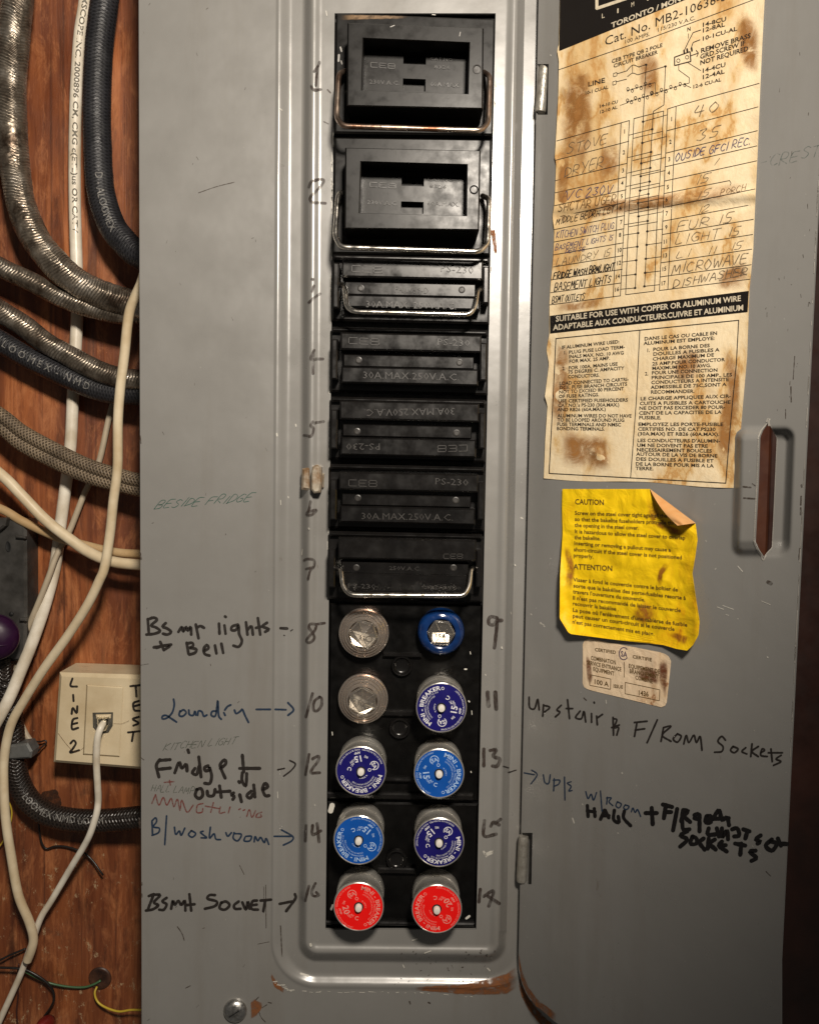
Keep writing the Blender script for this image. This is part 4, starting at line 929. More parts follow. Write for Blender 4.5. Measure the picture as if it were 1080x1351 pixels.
# ================================================================== PLUG FUSES
BH=4.0                                                # face of the block
RX=Matrix.Rotation(R(90),4,'X')
FG='screw-in plug fuses in the block'
def fuse_thing(label,fx,fy,hf,rot):
    fc=P(fx,fy,hf); base=Vector((fc.x,-BH*.001,fc.z))
    t=thing('plug_fuse',label,'fuse',base,FG); t.rotation_euler=(R(90),0,0)
    t.matrix_world=Matrix.Translation(base)@RX@Matrix.Rotation(R(rot),4,'Z'); return t
def loc_build(mb,name,mats,par,smooth=False,angle=None):
    o=mb.build(name,mats,par,smooth=smooth,shift=False,angle=angle); return o
FH=25.5                                               # face height above the cover
zf=FH-BH
RF=MM(34.2,FH)                                        # face radius in mm
def breaker_meshes():
    d={}
    mb=MB(); lathe(mb,[(RF*.93,0),(RF*.97,1.2),(RF*.97,7.0),(RF*.93,8.2)],56,caps=False); d['base_ring']=loc_build(mb,'base_ring',SHELL,None,True,40)
    mb=MB(); lathe(mb,[(RF*.93,8.0),(RF*.885,8.8),(RF*.885,zf-4.6),(RF*.93,zf-3.8),(RF*.985,zf-3.2),(RF*1.0,zf-2.4),(RF*1.0,zf-.9),(RF*.985,zf-.25),(RF*.955,zf),(RF*.935,zf-.35)],64,caps=False); d['shell']=loc_build(mb,'shell',SHELL,None,True,40)
    mb=MB(); lathe(mb,[(RF*.14,zf-.3),(RF*.14,zf+1.9),(RF*.115,zf+2.5),(RF*.05,zf+2.7)],28); d['button']=loc_build(mb,'button',BUTTON,None,True,40)
    mb=MB(); lathe(mb,[(RF*.19,zf-.30),(RF*.185,zf+.06),(RF*.15,zf+.05)],28,caps=False); d['button_well']=loc_build(mb,'button_well',PIT,None,True,40)
    return d
def face_mesh(col,name):
    mb=MB(); vs=[];fs=[]; n=64
    for r_,z in ((RF*.165,zf-.3),(RF*.5,zf-.25),(RF*.945,zf-.3)):
        for k in range(n): a=2*math.pi*k/n; vs.append(Vector((r_*math.cos(a),r_*math.sin(a),z))*.001)
    for q in range(2):
        for k in range(n): j=(k+1)%n; fs.append((q*n+k,(q+1)*n+k,(q+1)*n+j,q*n+j))
    mb.add(vs,fs); return loc_build(mb,'face',col,None)
def face_print(mat,amps):
    mb=MB(); z=zf-.1; r=RF
    arc_text(mb,'MINI - BREAKER',r*.70,0,-146,r*.155,z,style='b')
    for rr in (r*.045,): ring(mb,polar(-153,r*.765),r*.05,r*.022,z)
    arc_text(mb,'MECHANICAL PRODUCTS CO',r*.60,-12,-138,r*.06,z,style='r')
    arc_text(mb,'UNDERWRITERS LABORATORIES',r*.50,-10,-120,r*.055,z,style='r')
    arc_text(mb,'TYPE P',r*.24,-95,-20,r*.06,z,style='r')
    arc_text(mb,'MADE IN USA PATENTED',r*.90,-330,-262,r*.065,z,style='r',inward=True)
    arc_text(mb,'PRESS BUTTON TO RESET',r*.90,-258,-188,r*.06,z,style='r',inward=True)
    # CSA mark
    c=polar(34,r*.57); ring(mb,c,r*.165,r*.030,z,34+215,34+215+290); flat_text(mb,'SA',c,r*.15,34,z)
    ring(mb,polar(20,r*.34),r*.055,r*.022,z)
    flat_text(mb,amps,polar(111,r*.50),r*.235,111+180,z,'b')
    flat_text(mb,'AMP',polar(111,r*.74),r*.085,111+180,z)
    flat_text(mb,'125V',polar(140,r*.52),r*.075,140+180,z); flat_text(mb,'AC',polar(150,r*.42),r*.075,150+180,z); flat_text(mb,'REJ',polar(80,r*.60),r*.075,80+180,z)
    flat_text(mb,'C',polar(177,r*.46),r*.15,177+180,z)
    o=loc_build(mb,'face_print',mat,None); return o
def polar(a,r): return (r*math.cos(R(a)),r*math.sin(R(a)))
def ring(mb,c,r,wd,z,a0=0,a1=360,n=28):
    vs=[];fs=[]
    for k in range(n+1):
        a=R(a0+(a1-a0)*k/n)
        for q in (r-wd/2,r+wd/2): vs.append(Vector((c[0]+q*math.cos(a),c[1]+q*math.sin(a),z))*.001)
    for k in range(n): fs.append((2*k,2*k+1,2*k+3,2*k+2))
    mb.add(vs,fs)
def flat_text(mb,s,c,cap,rot,z,style='b'):
    """centred on c, up direction = rot degrees"""
    W=sum(_glyph[(style,ch)][2] for ch in s); k=cap/CAPH[0]; x=-W/2; u=Vector((math.cos(R(rot)),math.sin(R(rot)))); e=Vector((u.y,-u.x))
    for ch in s:
        v,f,a=_glyph[(style,ch)]
        if v: mb.add([Vector((c[0]+e.x*(x+p.x)*k+u.x*(p.y-.35)*k,c[1]+e.y*(x+p.x)*k+u.y*(p.y-.35)*k,z))*.001 for p in v],f)
        x+=a
proto=breaker_meshes()
faces={'navy':face_mesh(NAVY,'navy'),'blue':face_mesh(BLUE,'blue'),'red':face_mesh(RED,'red')}
prints={'navy':face_print(WHITEINK,'15'),'blue':face_print(PALEBLUE,'15'),'red':face_print(PINKINK,'20')}
used=set()
def part(o,par):
    """first use takes the built part itself, later ones a copy that shares its mesh"""
    if o.name in used: c=o.copy(); COL.objects.link(c)
    else: c=o; used.add(o.name)
    c.parent=par; return c
for col,fx,fy,a0,lab in (
 ('navy',582,934,240,'navy blue 15 amp push-button plug fuse with its white name reading up the left side'),
 ('navy',476,1018,-9,'navy blue 15 amp push-button plug fuse beside handwritten number 12, its 15 upside down'),
 ('blue',579,1021,76,'bright blue 15 amp push-button plug fuse with its name running down the right side'),
 ('blue',473,1109,-60,'worn bright blue push-button plug fuse beside handwritten number 14, its name fading at lower left'),
 ('navy',579,1112,19,'navy blue 15 amp push-button plug fuse directly above a red plug fuse'),
 ('red',473,1197,84,'left red 20 amp push-button plug fuse with its name running down the right side'),
 ('red',576,1200,-79,'right red 20 amp push-button plug fuse with its name climbing the left side')):
    t=fuse_thing(lab,fx,fy,FH,a0)
    for k in ('base_ring','shell','button','button_well'): part(proto[k],t)
    part(faces[col],t); part(prints[col],t)
# --- the three glass plug fuses
INNER=simple('tarnished_copper',(0.48,0.41,0.35),0.3,0.8,c2=(0.14,0.10,0.08),scale=160)
def hexa(r,z,rot=0): return [Vector((r*math.cos(R(60*k+rot)),r*math.sin(R(60*k+rot)),z))*.001 for k in range(6)]
def glass_fuse(label,fx,fy,rot,glass,rad,words,blue=False):
    t=fuse_thing(label,fx,fy,17,rot); r=MM(rad,17); z=13.0
    mb=MB(); lathe(mb,[(r*.93,0),(r*.96,1),(r*.96,4.4),(r*.90,5)],56); loc_build(mb,'base_ring',COPPER if not blue else BAKE,t,True,40)
    # metal strip, solder and plate seen through the window
    mb=MB(); lathe(mb,[(r*.30,6.0),(r*.62,6.0)],40,caps=False); lathe(mb,[(r*.88,5.1),(r*.6,5.3),(0.02,5.4)],40,caps=False); loc_build(mb,'inner_plate',INNER if not blue else BAKE,t,True)
    mb=MB(); 
    a=[(-.36,-.50),(.06,-.56),(.34,-.48),(.50,-.18),(.46,.02),(.1,-.02),(-.12,.06),(-.46,.04),(-.52,-.2)] if not blue else [(-.40,-.42),(.30,-.46),(.36,-.12),(.1,-.06),(-.36,-.04)]
    vs=[Vector((x*r,y*r,6.6+(1.6 if y<-.3 else 0)))*.001 for x,y in a]; mb.add(vs,[tuple(range(len(vs)))])
    loc_build(mb,'fuse_strip',ALU,t)
    mb=MB(); flat_text(mb,words,(-.03*r,-.2*r),r*.2,90,7.4); ring(mb,(.24*r,-.2*r),r*.12,r*.035,7.45); loc_build(mb,'stamped_mark',simple('stamp_%s'%words,(0.10,0.085,0.075),0.5),t)
    # moulded body with stepped rings
    g=GLASS if not blue else BGLASS
    mb=MB()
    if not blue:
        prof=[(r*.90,4.6),(r*.985,5.0),(r*1.0,6.2),(r*.985,7.4),(r*.945,7.9),(r*.925,6.9),(r*.90,7.4),(r*.875,8.9),(r*.84,9.3),(r*.815,8.2),(r*.79,8.8),(r*.765,10.3),(r*.73,10.7),(r*.705,9.7),(r*.68,10.4),(r*.655,11.6),(r*.63,11.9)]
    else: prof=[(r*.92,3),(r*1.0,4.0),(r*1.0,7.4),(r*.97,9.2),(r*.90,10.8),(r*.80,11.8),(r*.66,12.2)]
    n=72; vs=[];fs=[]
    for q,(rr,zz) in enumerate(prof):
        for k in range(n):
            a=2*math.pi*k/n
            ww=1+0.008*noise.noise((math.cos(a)*3,math.sin(a)*3,q*.4+rad))
            vs.append(Vector((rr*ww*math.cos(a),rr*ww*math.sin(a),zz))*.001)
    for q in range(len(prof)-1):
        for k in range(n): j=(k+1)%n; fs.append((q*n+k,q*n+j,(q+1)*n+j,(q+1)*n+k))
    # inner wall of the ring, so the glass is a closed solid
    inn=[(r*.58,11.9),(r*.60,8.0),(r*.84,5.2)] if not blue else [(r*.60,11.9),(r*.60,6.4),(r*.84,3.2)]
    b=len(vs)
    for rr,zz in inn:
        for k in range(n): a=2*math.pi*k/n; vs.append(Vector((rr*math.cos(a),rr*math.sin(a),zz))*.001)
    L=(len(prof)-1)*n
    for k in range(n):
        j=(k+1)%n; fs.append((L+k,L+j,b+j,b+k)); fs.append((b+k,b+j,b+n+j,b+n+k)); fs.append((b+n+k,b+n+j,b+2*n+j,b+2*n+k)); fs.append((b+2*n+k,b+2*n+j,j,k))
    mb.add(vs,fs); loc_build(mb,'glass_body' if not blue else 'blue_body',g,t,True,30)
    # faceted window
    mb=MB(); h1,h2,h3=hexa(r*.60,11.7,-6),hexa(r*.54,12.8,-6),hexa(r*.14,15.1,-6); cap_=[Vector((0,0,15.3))*.001]; h0=hexa(r*.60,10.9,-6)
    V=h0+h1+h2+h3+cap_; Fc=[(5,4,3,2,1,0)]
    for k in range(6):
        j=(k+1)%6; Fc+= [(k,j,6+j,6+k),(6+k,6+j,12+j,12+k),(12+k,12+j,18+j,18+k),(18+k,18+j,24)]
    mb.add(V,Fc); loc_build(mb,'window',WINDOW,t)
    mb=MB()
    for k in range(6):
        j=(k+1)%6
        for a,b in ((h2[k],h2[j]),(h1[k],h1[j]),(h2[k],h3[k])):
            d=(b-a).normalized(); n1=d.cross(Vector((0,0,1))).normalized(); n2=d.cross(n1); w_=.00016
            mb.add([a+n1*w_,a+n2*w_,a-n1*w_,a-n2*w_,b+n1*w_,b+n2*w_,b-n1*w_,b-n2*w_],[(0,1,5,4),(1,2,6,5),(2,3,7,6),(3,0,4,7)])
    loc_build(mb,'edge_glints',ALU,t)  # bright metal strips put in as glints along the glass edges
glass_fuse('clear glass plug fuse with a hexagonal window, beside handwritten number 8',479,838,-6,GLASS,34,'U')
glass_fuse('clear glass plug fuse with a tilted window, beside handwritten number 10',478,926,-22,GLASS,34,'10')
glass_fuse('dark blue plug fuse with a clear faceted window, beside handwritten number 9',582,836,4,BGLASS,31.5,'15A',True)

# ================================================================== PAPER LABELS ON THE DOOR
AMBER=patch('amber_stain',(0.30,0.10,0.006),0.0,0.9); RSTAIN=patch('rust_stain',(0.14,0.04,0.012),0.1,1.0,scale=150,edge=0.3)
def pl_at(pl,y):
    if y<=pl[0][1]: 
        (a,b),(c,d)=pl[0],pl[1]; return a+(c-a)*(y-b)/(d-b)
    for (a,b),(c,d) in zip(pl,pl[1:]):
        if y<=d: return a+(c-a)*(y-b)/(d-b)
    return pl[-1][0]
LL=[(739,-40),(737,58),(734.5,66),(737,80),(736,130),(733.5,176),(731.5,208),(733.5,214),(732,250),(731,270),(728.5,285),(731,305),(729.5,340),(726,375),(724.5,400),(724.5,440),(720.5,462),(724,480),(718.5,523),(722,535),(719,580),(717,631)]
LR=[(1010,-40),(1003,100),(999,200),(996,262),(993,330),(988,384),(985,470),(979,540),(974,600),(970,643)]
LL=[(x,y) for x,y in LL]
def lab_off(px,py):
    """how far the big label stands off the door, mm"""
    u=(px-728)/250.0; yc=py+18*u
    h=0.35+0.45*(noise.noise((px*.018,py*.018,1.3))+0.5*noise.noise((px*.05,py*.05,4.1)))
    h+=1.3*math.exp(-((yc-275)/7.0)**2)-0.5*math.exp(-((yc-288)/5.0)**2)     # old fold
    h+=0.7*math.exp(-((py+2-524)/4.5)**2)*max(0,1-u*1.2)                     # crease low on the left
    h+=0.9*math.exp(-(((px-788)/10.0)**2+((py-600-0.8*(px-788))/6.0)**2))
    e=math.exp(-max(0,px-pl_at(LL,py))/5.0); h+=e*(0.5+0.6*noise.noise((0,py*.06,7)))
    e2=math.exp(-max(0,pl_at(LR,py)-px)/6.0); h+=e2*(0.3+0.4*noise.noise((3,py*.05,2)))
    return max(0.2,h)
def LP(px,py,e=0.0): return D(px,py,lab_off(px,py)+e)
lab=thing('circuit_label','long brown-stained paper circuit label with wiring diagram and hand-filled table, on the open door','label',D(845,640,0))
def sheet(left,right,topf,botf,nu,nv,off,mp=D,thick=0.12):
    vs=[];fs=[]
    for j in range(nv+1):
        t=j/nv
        for i in range(nu+1):
            u=i/nu
            y=topf(u)+(botf(u)-topf(u))*t
            x=left(y)+(right(y)-left(y))*u
            vs.append(mp(x,y,off(x,y)))
    for j in range(nv):
        for i in range(nu): a=j*(nu+1)+i; fs.append((a,a+nu+1,a+nu+2,a+1))
    rim=[i for i in range(nu+1)]+[j*(nu+1)+nu for j in range(1,nv+1)]+[nv*(nu+1)+i for i in range(nu-1,-1,-1)]+[j*(nu+1) for j in range(nv-1,0,-1)]
    b=len(vs)
    for k in rim: vs.append(vs[k]-DN*(thick*.001))
    n=len(rim)
    for k in range(n): fs.append((rim[k],rim[(k+1)%n],b+(k+1)%n,b+k))
    return vs,fs
mb=MB(); vs,fs=sheet(lambda y:pl_at(LL,y),lambda y:pl_at(LR,y),lambda u:-45,lambda u:631+12*u+1.5*math.sin(u*9),44,150,lab_off)
mb.add(vs,fs); mb.build('paper',PAPER,lab,smooth=True,angle=60)
def fillpoly(mb,top,bot,mp,lift,n=46,m=8,mi=0):
    """printed solid: between a top and a bottom pixel line"""
    vs=[];fs=[]
    for i in range(n+1):
        u=i/n
        for j in range(m+1):
            t=j/m; a=(top[0][0]+(top[1][0]-top[0][0])*u, top[0][1]+(top[1][1]-top[0][1])*u); b=(bot[0][0]+(bot[1][0]-bot[0][0])*u, bot[0][1]+(bot[1][1]-bot[0][1])*u)
            vs.append(mp(a[0]+(b[0]-a[0])*t,a[1]+(b[1]-a[1])*t,lift))
    for i in range(n):
        for j in range(m): q=i*(m+1)+j; fs.append((q,q+1,q+m+2,q+m+1))
    mb.add(vs,fs,mi)
mb=MB()
fillpoly(mb,((739,-43),(1008,-43)),((737.2,67),(1006,-42.5)),LP,0.10,46,24)
mb.build('printed_band',BANDBLK,lab,smooth=True)
mb=MB()
fillpoly(mb,((725,416.5),(987.5,383.5)),((725.2,440),(985.8,411.5)),LP,0.10)
mb.build('printed_band',BANDBLK,lab,smooth=True)
mb=MB()
def tx(*a,**k): text(mb,*a,**k)
tx('TORONTO / MONTREAL',(806,36.5),(930,-12),6.6,LP,style='b',lift=.2)
for c,x,y in (('L',793,24),('I',812.5,17.5),('M',832,9),('I',852,1)): tx(c,(x,y),(x+4.5,y-1.6),6,LP,lift=.2)
for a,b in (((787,-30),(787,10.5)),((787,10.5),(860,-14))): stroke(mb,[a,b],4.0,LP,smooth=False,lift=.2,jit=.1)
mb.build('reversed_lettering',CREAMPR,lab)
mb=MB()
tx('SUITABLE FOR USE WITH COPPER OR ALUMINUM WIRE',(732.7,424.2),(977,396.6),7.0,LP,style='b',lift=.2)
tx('ADAPTABLE AUX CONDUCTEURS.CUIVRE ET ALUMINIUM',(729.5,435.6),(980.5,408.9),7.0,LP,style='b',lift=.2)
mb.build('reversed_lettering',CREAMPR,lab)
# printed text
mb=MB()
tx('Cat. No. MB2-10636-S',(797,60.5),(958,-1),11.6,LP,lift=.12); tx('100 AMPS.',(823,57.5),(857,46.5),5,LP,lift=.12); tx('115/230 V.A.C.',(866,42),(917,25),5,LP,lift=.12)
for a in (('CEB TYPE QB 2 POLE',(806.5,83),(873.5,61),4.8),('CIRCUIT BREAKER',(809,89),(867,70.3),4.8),('LINE',(775,114),(798,108),6),('10-1 CU-AL',(771,125),(802,116.3),4.4),('14-10 CU',(790,142),(815,135.2),3.9),('12-10 AL',(790,149.7),(814,142.7),3.9),
 ('14-8CU',(925,35.5),(958,26.7),5.4),('12-8AL',(925,42.8),(956,34),5.4),('10-1CU-AL',(925,53.5),(972,39.5),5.2),('REMOVE BRASS',(924,69.5),(990,49),6),('GRD.SCREW IF',(923,77.5),(983,58.7),6),('NOT REQUIRED',(923,85.5),(987,66),6),('14-4CU',(925,96),(957,87),5.4),('12-4AL',(925,104.5),(955.5,96),5.4),('12-6 CU-AL',(913,116.5),(951,106.5),4.4),('N',(906,41),(911,39.6),5)):
    tx(*a,LP,style='b',lift=.12)
for s_,x,y in (('1',822,176),('2',821,203.5),('3',820,227.5),('4',819,244),('5',818.3,261.5),('6',816.5,277.5),('7',817.5,295.5),('8',816,312.5),('10',813.5,333),('12',812.6,350),('14',811,368),('16',810,385)): tx(s_,(x,y),(x+3.2*len(s_),y-.8*len(s_)),5.2,LP,style='b',lift=.12)
for s_,x,y in (('1',884,159.5),('2',882.4,189.5),('3',881,212.5),('4',880.4,230.5),('5',879.2,249.2),('6',877.3,265.5),('7',877.5,284),('9',877,302.3),('11',874.2,321.5),('13',873.6,340),('15',872.4,357.6),('17',871.3,376.6)): tx(s_,(x,y),(x+3.2*len(s_),y-.6*len(s_)),5.2,LP,style='b',lift=.12)
for s_,a,b in (('IF ALUMINUM WIRE USED:',(740.6,460.5),(816.8,452.5)),('1.',(743,467.5),(747,467)),('PLUG FUSE LOAD TERM-',(750,466.8),(824,459.5)),('INALS MAX. NO. 10 AWG',(750,472.6),(822.7,467.3)),('FOR MAX. 25 AMP.',(750.4,478.8),(804.4,474.3)),('2.',(741.4,488.3),(745.4,487.9)),
 ('FOR 100A. MAINS USE',(749.5,487.5),(814.5,482)),('75 DEGREE C. AMPACITY',(749,493),(823,487.5)),('CONDUCTORS.',(749,499),(790.4,496.8)),('LOAD CONNECTED TO CARTRI-',(737.5,508),(829,502.3)),('DGE. FUSE BRANCH CIRCUITS',(737.5,513.6),(827,508.5)),('NOT TO EXCEED 80 PERCENT',(737,519.3),(822.7,514.7)),
 ('OF FUSE RATINGS.',(736.8,525),(790,522.4)),('USE CERTIFIED FUSEHOLDERS',(736,531),(828,529.7)),("CAT.NO.'s PS-230 (30A.MAX.)",(735.7,536.7),(816.8,536)),('AND RB26 (60A.MAX.)',(735,542.4),(799,541.8)),('ALUMINUM WIRES DO NOT HAVE',(735,550.4),(832.8,550.7)),('TO BE LOOPED AROUND PLUG',(735,556),(823.5,556.4)),('FUSE TERMINALS AND NMSC',(734.4,561.7),(819,562.4)),('BONDING TERMINALS.',(734,567.3),(797.4,568)),
 ('DANS LE CAS OU CABLE EN',(849.5,449),(946,441.2)),('ALUMINUM EST EMPLOYE:',(848.7,455),(942.4,448)),('1.',(852.5,464.3),(857,463.9)),('POUR LA BORNE DES',(861,463),(936,457.6)),('DOUILLES A FUSIBLES A',(861,469.2),(948.6,463.2)),('CHARGE MAXIMUM DE',(860.6,475.6),(941.6,470)),('25 AMP.POUR CONDUCTOR',(860,482),(955.7,476.2)),('MAXIMUM NO. 10 AWG.',(859.8,488),(937.8,483.8)),('2.',(850.4,495.2),(855,494.8)),
 ('POUR UNE CONNECTION',(859.3,494),(946.4,490)),('PRINCIPALE DE 100 AMP., LES',(858.8,500.2),(965.5,496.2)),('CONDUCTEURS A INTENSITE',(858.5,506.6),(961,502.4)),('ADMISSIBLE DE 75C,SONT A',(858,513),(957.8,509)),('RECOMMANDER.',(858,519.2),(916,518)),('LE CHARGE APPLIQUEE AUX CIR-',(844.3,528),(964,524.5)),('CUITS A FUSIBLES A CARTOUCHE',(843.4,534.3),(963.5,532.4)),('NE DOIT PAS EXCEDER 80 POUR-',(842.7,540.5),(956.2,539)),('CENT DE LA CAPACITEE DE LA',(842.4,547),(951.3,545.6)),('FUSIBLE.',(842.4,553),(872,553)),
 ('EMPLOYEZ LES PORTE-FUSIBLE',(841.4,561.8),(953.8,561.8)),('CERTIFIES NO. DE CAT.PS230',(841,568),(943.7,568.4)),('(30A.MAX) ET RB26 (60A.MAX).',(840.6,574.2),(948.6,575)),("LES CONDUCTEURS D'ALUMIN-",(840.3,583),(949.7,583.8)),('UM NE DOIVENT PAS ETRE',(839.8,589.3),(933.4,590.5)),('NECESSAIREMENT BOUCLES',(839.3,595.3),(938.8,597)),('AUTOUR DE LA VIS DE BORNE',(839,601),(946,603.5)),('DES DOUILLES A FUSIBLE ET',(838.5,607.5),(941,610)),('DE LA BORNE POUR MIS A LA',(838,614),(941,616.6)),('TERRE.',(837.8,620),(861.8,620.3))):
    tx(s_,a,b,4.35,LP,style='b',lift=.12)
mb.build('printed_text',PRINT,lab)
# ruled lines of the table and the wiring diagram
mb=MB()
def ln(*pts,w=0.95): stroke(mb,pts,w,LP,smooth=False,lift=.1,jit=.05)
ln((737,91.5),(860,49),(1002,-4)); ln((894,139),(1001,109.5))
lt=[((734,185.6),(830,158.5)),((733,211),(829,186)),((732.6,238),(827,215)),((732,254),(826,233)),((731.5,271),(825.5,250)),((731,287),(823.7,266.7)),((731,302.6),(823.7,284)),((730.5,319),(822.7,301.4)),((730,336),(822,320)),((729.5,352),(821.5,337)),((727,369),(820.4,355)),((726,386),(819,373)),((725,402),(818,390))]
for a,b in lt: ln(a,b)
ln((830,158.5),(825,250),(818,390)); ln((819,161.5),(815,250),(808.6,391.5))
rt=[((880,143.4),(894,139)),((879.7,172),(999.5,140.6)),((878.5,201.5),(998.8,172)),((877.5,219.6),(998.2,192)),((876,238.5),(997.8,211.8)),((875.6,255),(962,237.8)),((874.8,273.3),(995.5,249)),((874,291.4),(995,269)),((873.6,309),(993.5,289)),((872.6,328),(992.5,309)),((872,346.4),(991.5,328.4)),((871,365),(990.5,349)),((869.6,383),(989,368))]
for a,b in rt: ln(a,b)
ln((962,237.8),(964,241),(963,244),w=.8)
ln((880.4,143.4),(876.5,230),(874,290),(869.6,383)); ln((891.6,140.7),(887,240),(885,290),(880.7,381.5))
ln((836,156),(831,250),(829.5,275),(825,388.5)); ln((875,146),(870,240),(867,275),(863,383.8)); ln((836,156),(875,146)); ln((825,388.5),(863,383.8))
ln((852,85),(849,140),(844,251),(841.5,267),(842,285),(837.8,379.6)); ln((877.5,87),(875.5,138),(861.5,146.5),(855,255.6),(854.5,285),(850,377))
ld=[(848,160),(847,188),(845.6,215),(845,232),(844,251),(841.5,267.4),(842,285),(841.5,307),(840.4,325),(839,343),(838,361.6),(837.5,379.6)]
rd=[(860,170),(858.5,200),(857.5,221),(856.7,239),(855,255.6),(854.5,273),(854,291),(853.6,304.8),(852.7,322.6),(851.6,341),(850.7,359.6),(849.8,377.4)]
for i,(x,y) in enumerate(ld):
    stroke(mb,[(x-.4,y),(x+.4,y)],2.7,LP,smooth=False,lift=.16,jit=0)
    if i<7: ln((x,y),(880-i*.9,y-9+i*.5),w=.8)
    else: ln((x,y),(lt[i][1][0]-1,y+(3-(i-7)*.3)),w=.85)
for i,(x,y) in enumerate(rd):
    stroke(mb,[(x-.4,y),(x+.4,y)],2.7,LP,smooth=False,lift=.16,jit=0)
    if i<7: ln((x,y),(829-i*.9,y+8-i*.5),w=.8); ln((835.5-i,y+12-i*.7),(873-i,y+3-i*.3),w=.8)
    else: ln((x,y),(874-(i-7),y-3+.2*(i-7)),w=.85)
# breaker, fuses and neutral block of the diagram
def box(pts,w=.8): ln(*pts,pts[0],w=w)
box([(809,96.5),(813.5,95),(813.5,99.5),(809,101)]); box([(808,107.5),(812.5,106),(812.5,110.5),(808,112)])
ln((813.5,97),(827,92.8)); stroke(mb,[(827,92.2),(834,85.5),(840,86.8),(843,88.2)],.9,LP,lift=.1); ln((843,87.5),(852,84.8)); ln((812.5,107.5),(826,104)); stroke(mb,[(827.5,100.5),(834,96),(841,98.2)],.9,LP,lift=.1); ln((841,98.2),(877.5,87)); ln((834,85.5),(834,96),w=.7)
for x,y in ((852,84.8),(877.5,87)): stroke(mb,[(x-.4,y),(x+.4,y)],2.7,LP,smooth=False,lift=.16,jit=0)
for a,b,n in (((828,119),(857,110),6),((827.5,134),(859,124.5),7),((860,124),(903,110),8)):
    for i in range(n):
        t=i/(n-1); x=a[0]+(b[0]-a[0])*t; y=a[1]+(b[1]-a[1])*t; s_=(-1 if i%2 else 1)
        stroke(mb,[(x+1.6*math.cos(q*.9),y-2.2*s_+1.9*math.sin(q*.9)) for q in range(8)],.8,LP,lift=.1)
        stroke(mb,[(x-.3,y),(x+.3,y)],2.0,LP,smooth=False,lift=.15,jit=0)
    ln(a,b,w=.7)
ln((857,110),(864,108.5),(864,122),w=.7); ln((818,138.5),(828,135),w=.7)
box([(889.5,75),(910,67.5),(911,80.5),(889.5,86)],1.5); stroke(mb,[(894.5+2.2*math.cos(q*.9),79.5+2.4*math.sin(q*.9)) for q in range(8)],.8,LP,lift=.1); stroke(mb,[(906+2.2*math.cos(q*.9),75+2.4*math.sin(q*.9)) for q in range(8)],.8,LP,lift=.1)
ln((901.5,68),(908,54),(914,42.5),(924,39),w=1.1); ln((907.5,50),(908,44),w=.8); ln((911,64),(914,55.5),(923,52),w=1.1); ln((911,73),(921,69.5),w=1.2); ln((918,66),(921,69.5),(919,74),w=1.1)
ln((907,82),(924,92.6),w=.8); ln((895,86),(895,92),(909,102),(909,109),(902,111),w=.8); ln((902,111),(911,115),w=.8)
for x,y in ((902,66),(906,64),(912,62.5)): stroke(mb,[(x,y),(x+.5,y+4)],2.2,LP,lift=.14)
# frame round the instructions
ln((733,446.5),(974,422.3),w=1.3); ln((974,422.3),(971,480),(966,530),(962,575),(957,637.4),w=1.3); ln((957,637.4),(724,624.5),w=1.3); ln((724,624.5),(729,530),(733,446.5),w=1.3); ln((843.7,435.5),(839,530),(831.5,630),w=1.1)
mb.build('ruled_lines',PRINT,lab)
# what was written into the table
def entry(mat_,s_,a,b,cap,wd,slant=.22,extra=()):
    mb=MB(); scrawl(mb,s_,a,b,cap,wd,LP,slant=slant,lift=.14)
    for e in extra: stroke(mb,e,1,LP,lift=.15)
    mb.build('handwritten_entry',mat_,lab)
for s_,a,b,cap,wd in (('STOVE',(747,204),(803,186),13,1.1),('DRYER',(744,234),(797,219),13,1.1),('40',(915,154),(950,146),14,1.3),('35',(919,186),(951,178),13,1.2),('1',(936,219),(948,216),8,.8),('15',(916,244),(938,239),10,1.0),('15',(917,262),(938,257),8,.8),('12',(918,282.5),(938,277.5),8,.9),('FUR 15',(892,304),(968,292),12,1.1),('LIGHT 15',(889.6,322.5),(978,309),12,1.1),('LI   II  15',(892,340.5),(980,328),9,1.0),('MICROWAVE',(885.5,361),(987,346.5),12.5,1.3),('DISHWASHER',(887,380),(987,361),10.5,1.25),('LAUNDRY 15',(733,350.5),(806,337),9,.9)):
    entry(PENCIL,s_,a,b,cap,wd)
for s_,a,b,cap,wd in (('A/C 230V',(740,264),(808,254),11,1.0),('OUSIDE GFCI REC.',(890,212.5),(991,189.5),9.5,1.15),('KITCHEN SWITCH PLUG',(733,314.5),(810,301),9,.8),('BASEMENT LIGHTS 15',(732,330),(809,316),7,.8),('DEN SE',(745,334),(772,330),5,.8)): entry(BLUEPEN,s_,a,b,cap,wd,.28)
for s_,a,b,cap,wd in (('SHCTAR UGER',(736,278.5),(813,267),10.5,1.2),('PORCH',(950,257),(984,250),7,.9)): entry(BROWNPEN,s_,a,b,cap,wd)
for s_,a,b,cap,wd in (('FRIDGE.WASH BRMLIGHT',(729.6,368.3),(810,355.8),8.5,1.35),('MIDDLE BEDRM LGT',(733,296),(810,280),8,.9),('BASEMENT LIGHTS',(731,383.5),(806,372.5),9.5,1.1),('BSMT OUTLETS',(727.5,399.8),(771,394.5),8,1.0)): entry(BLACKPEN,s_,a,b,cap,wd,.32)
for pts in (((966,349),(968,356),(975,360),(982,354)),((948,370),(985,361))):
    mb=MB(); stroke(mb,pts,1,LP,lift=.15); mb.build('pen_mark',PENCIL,lab)
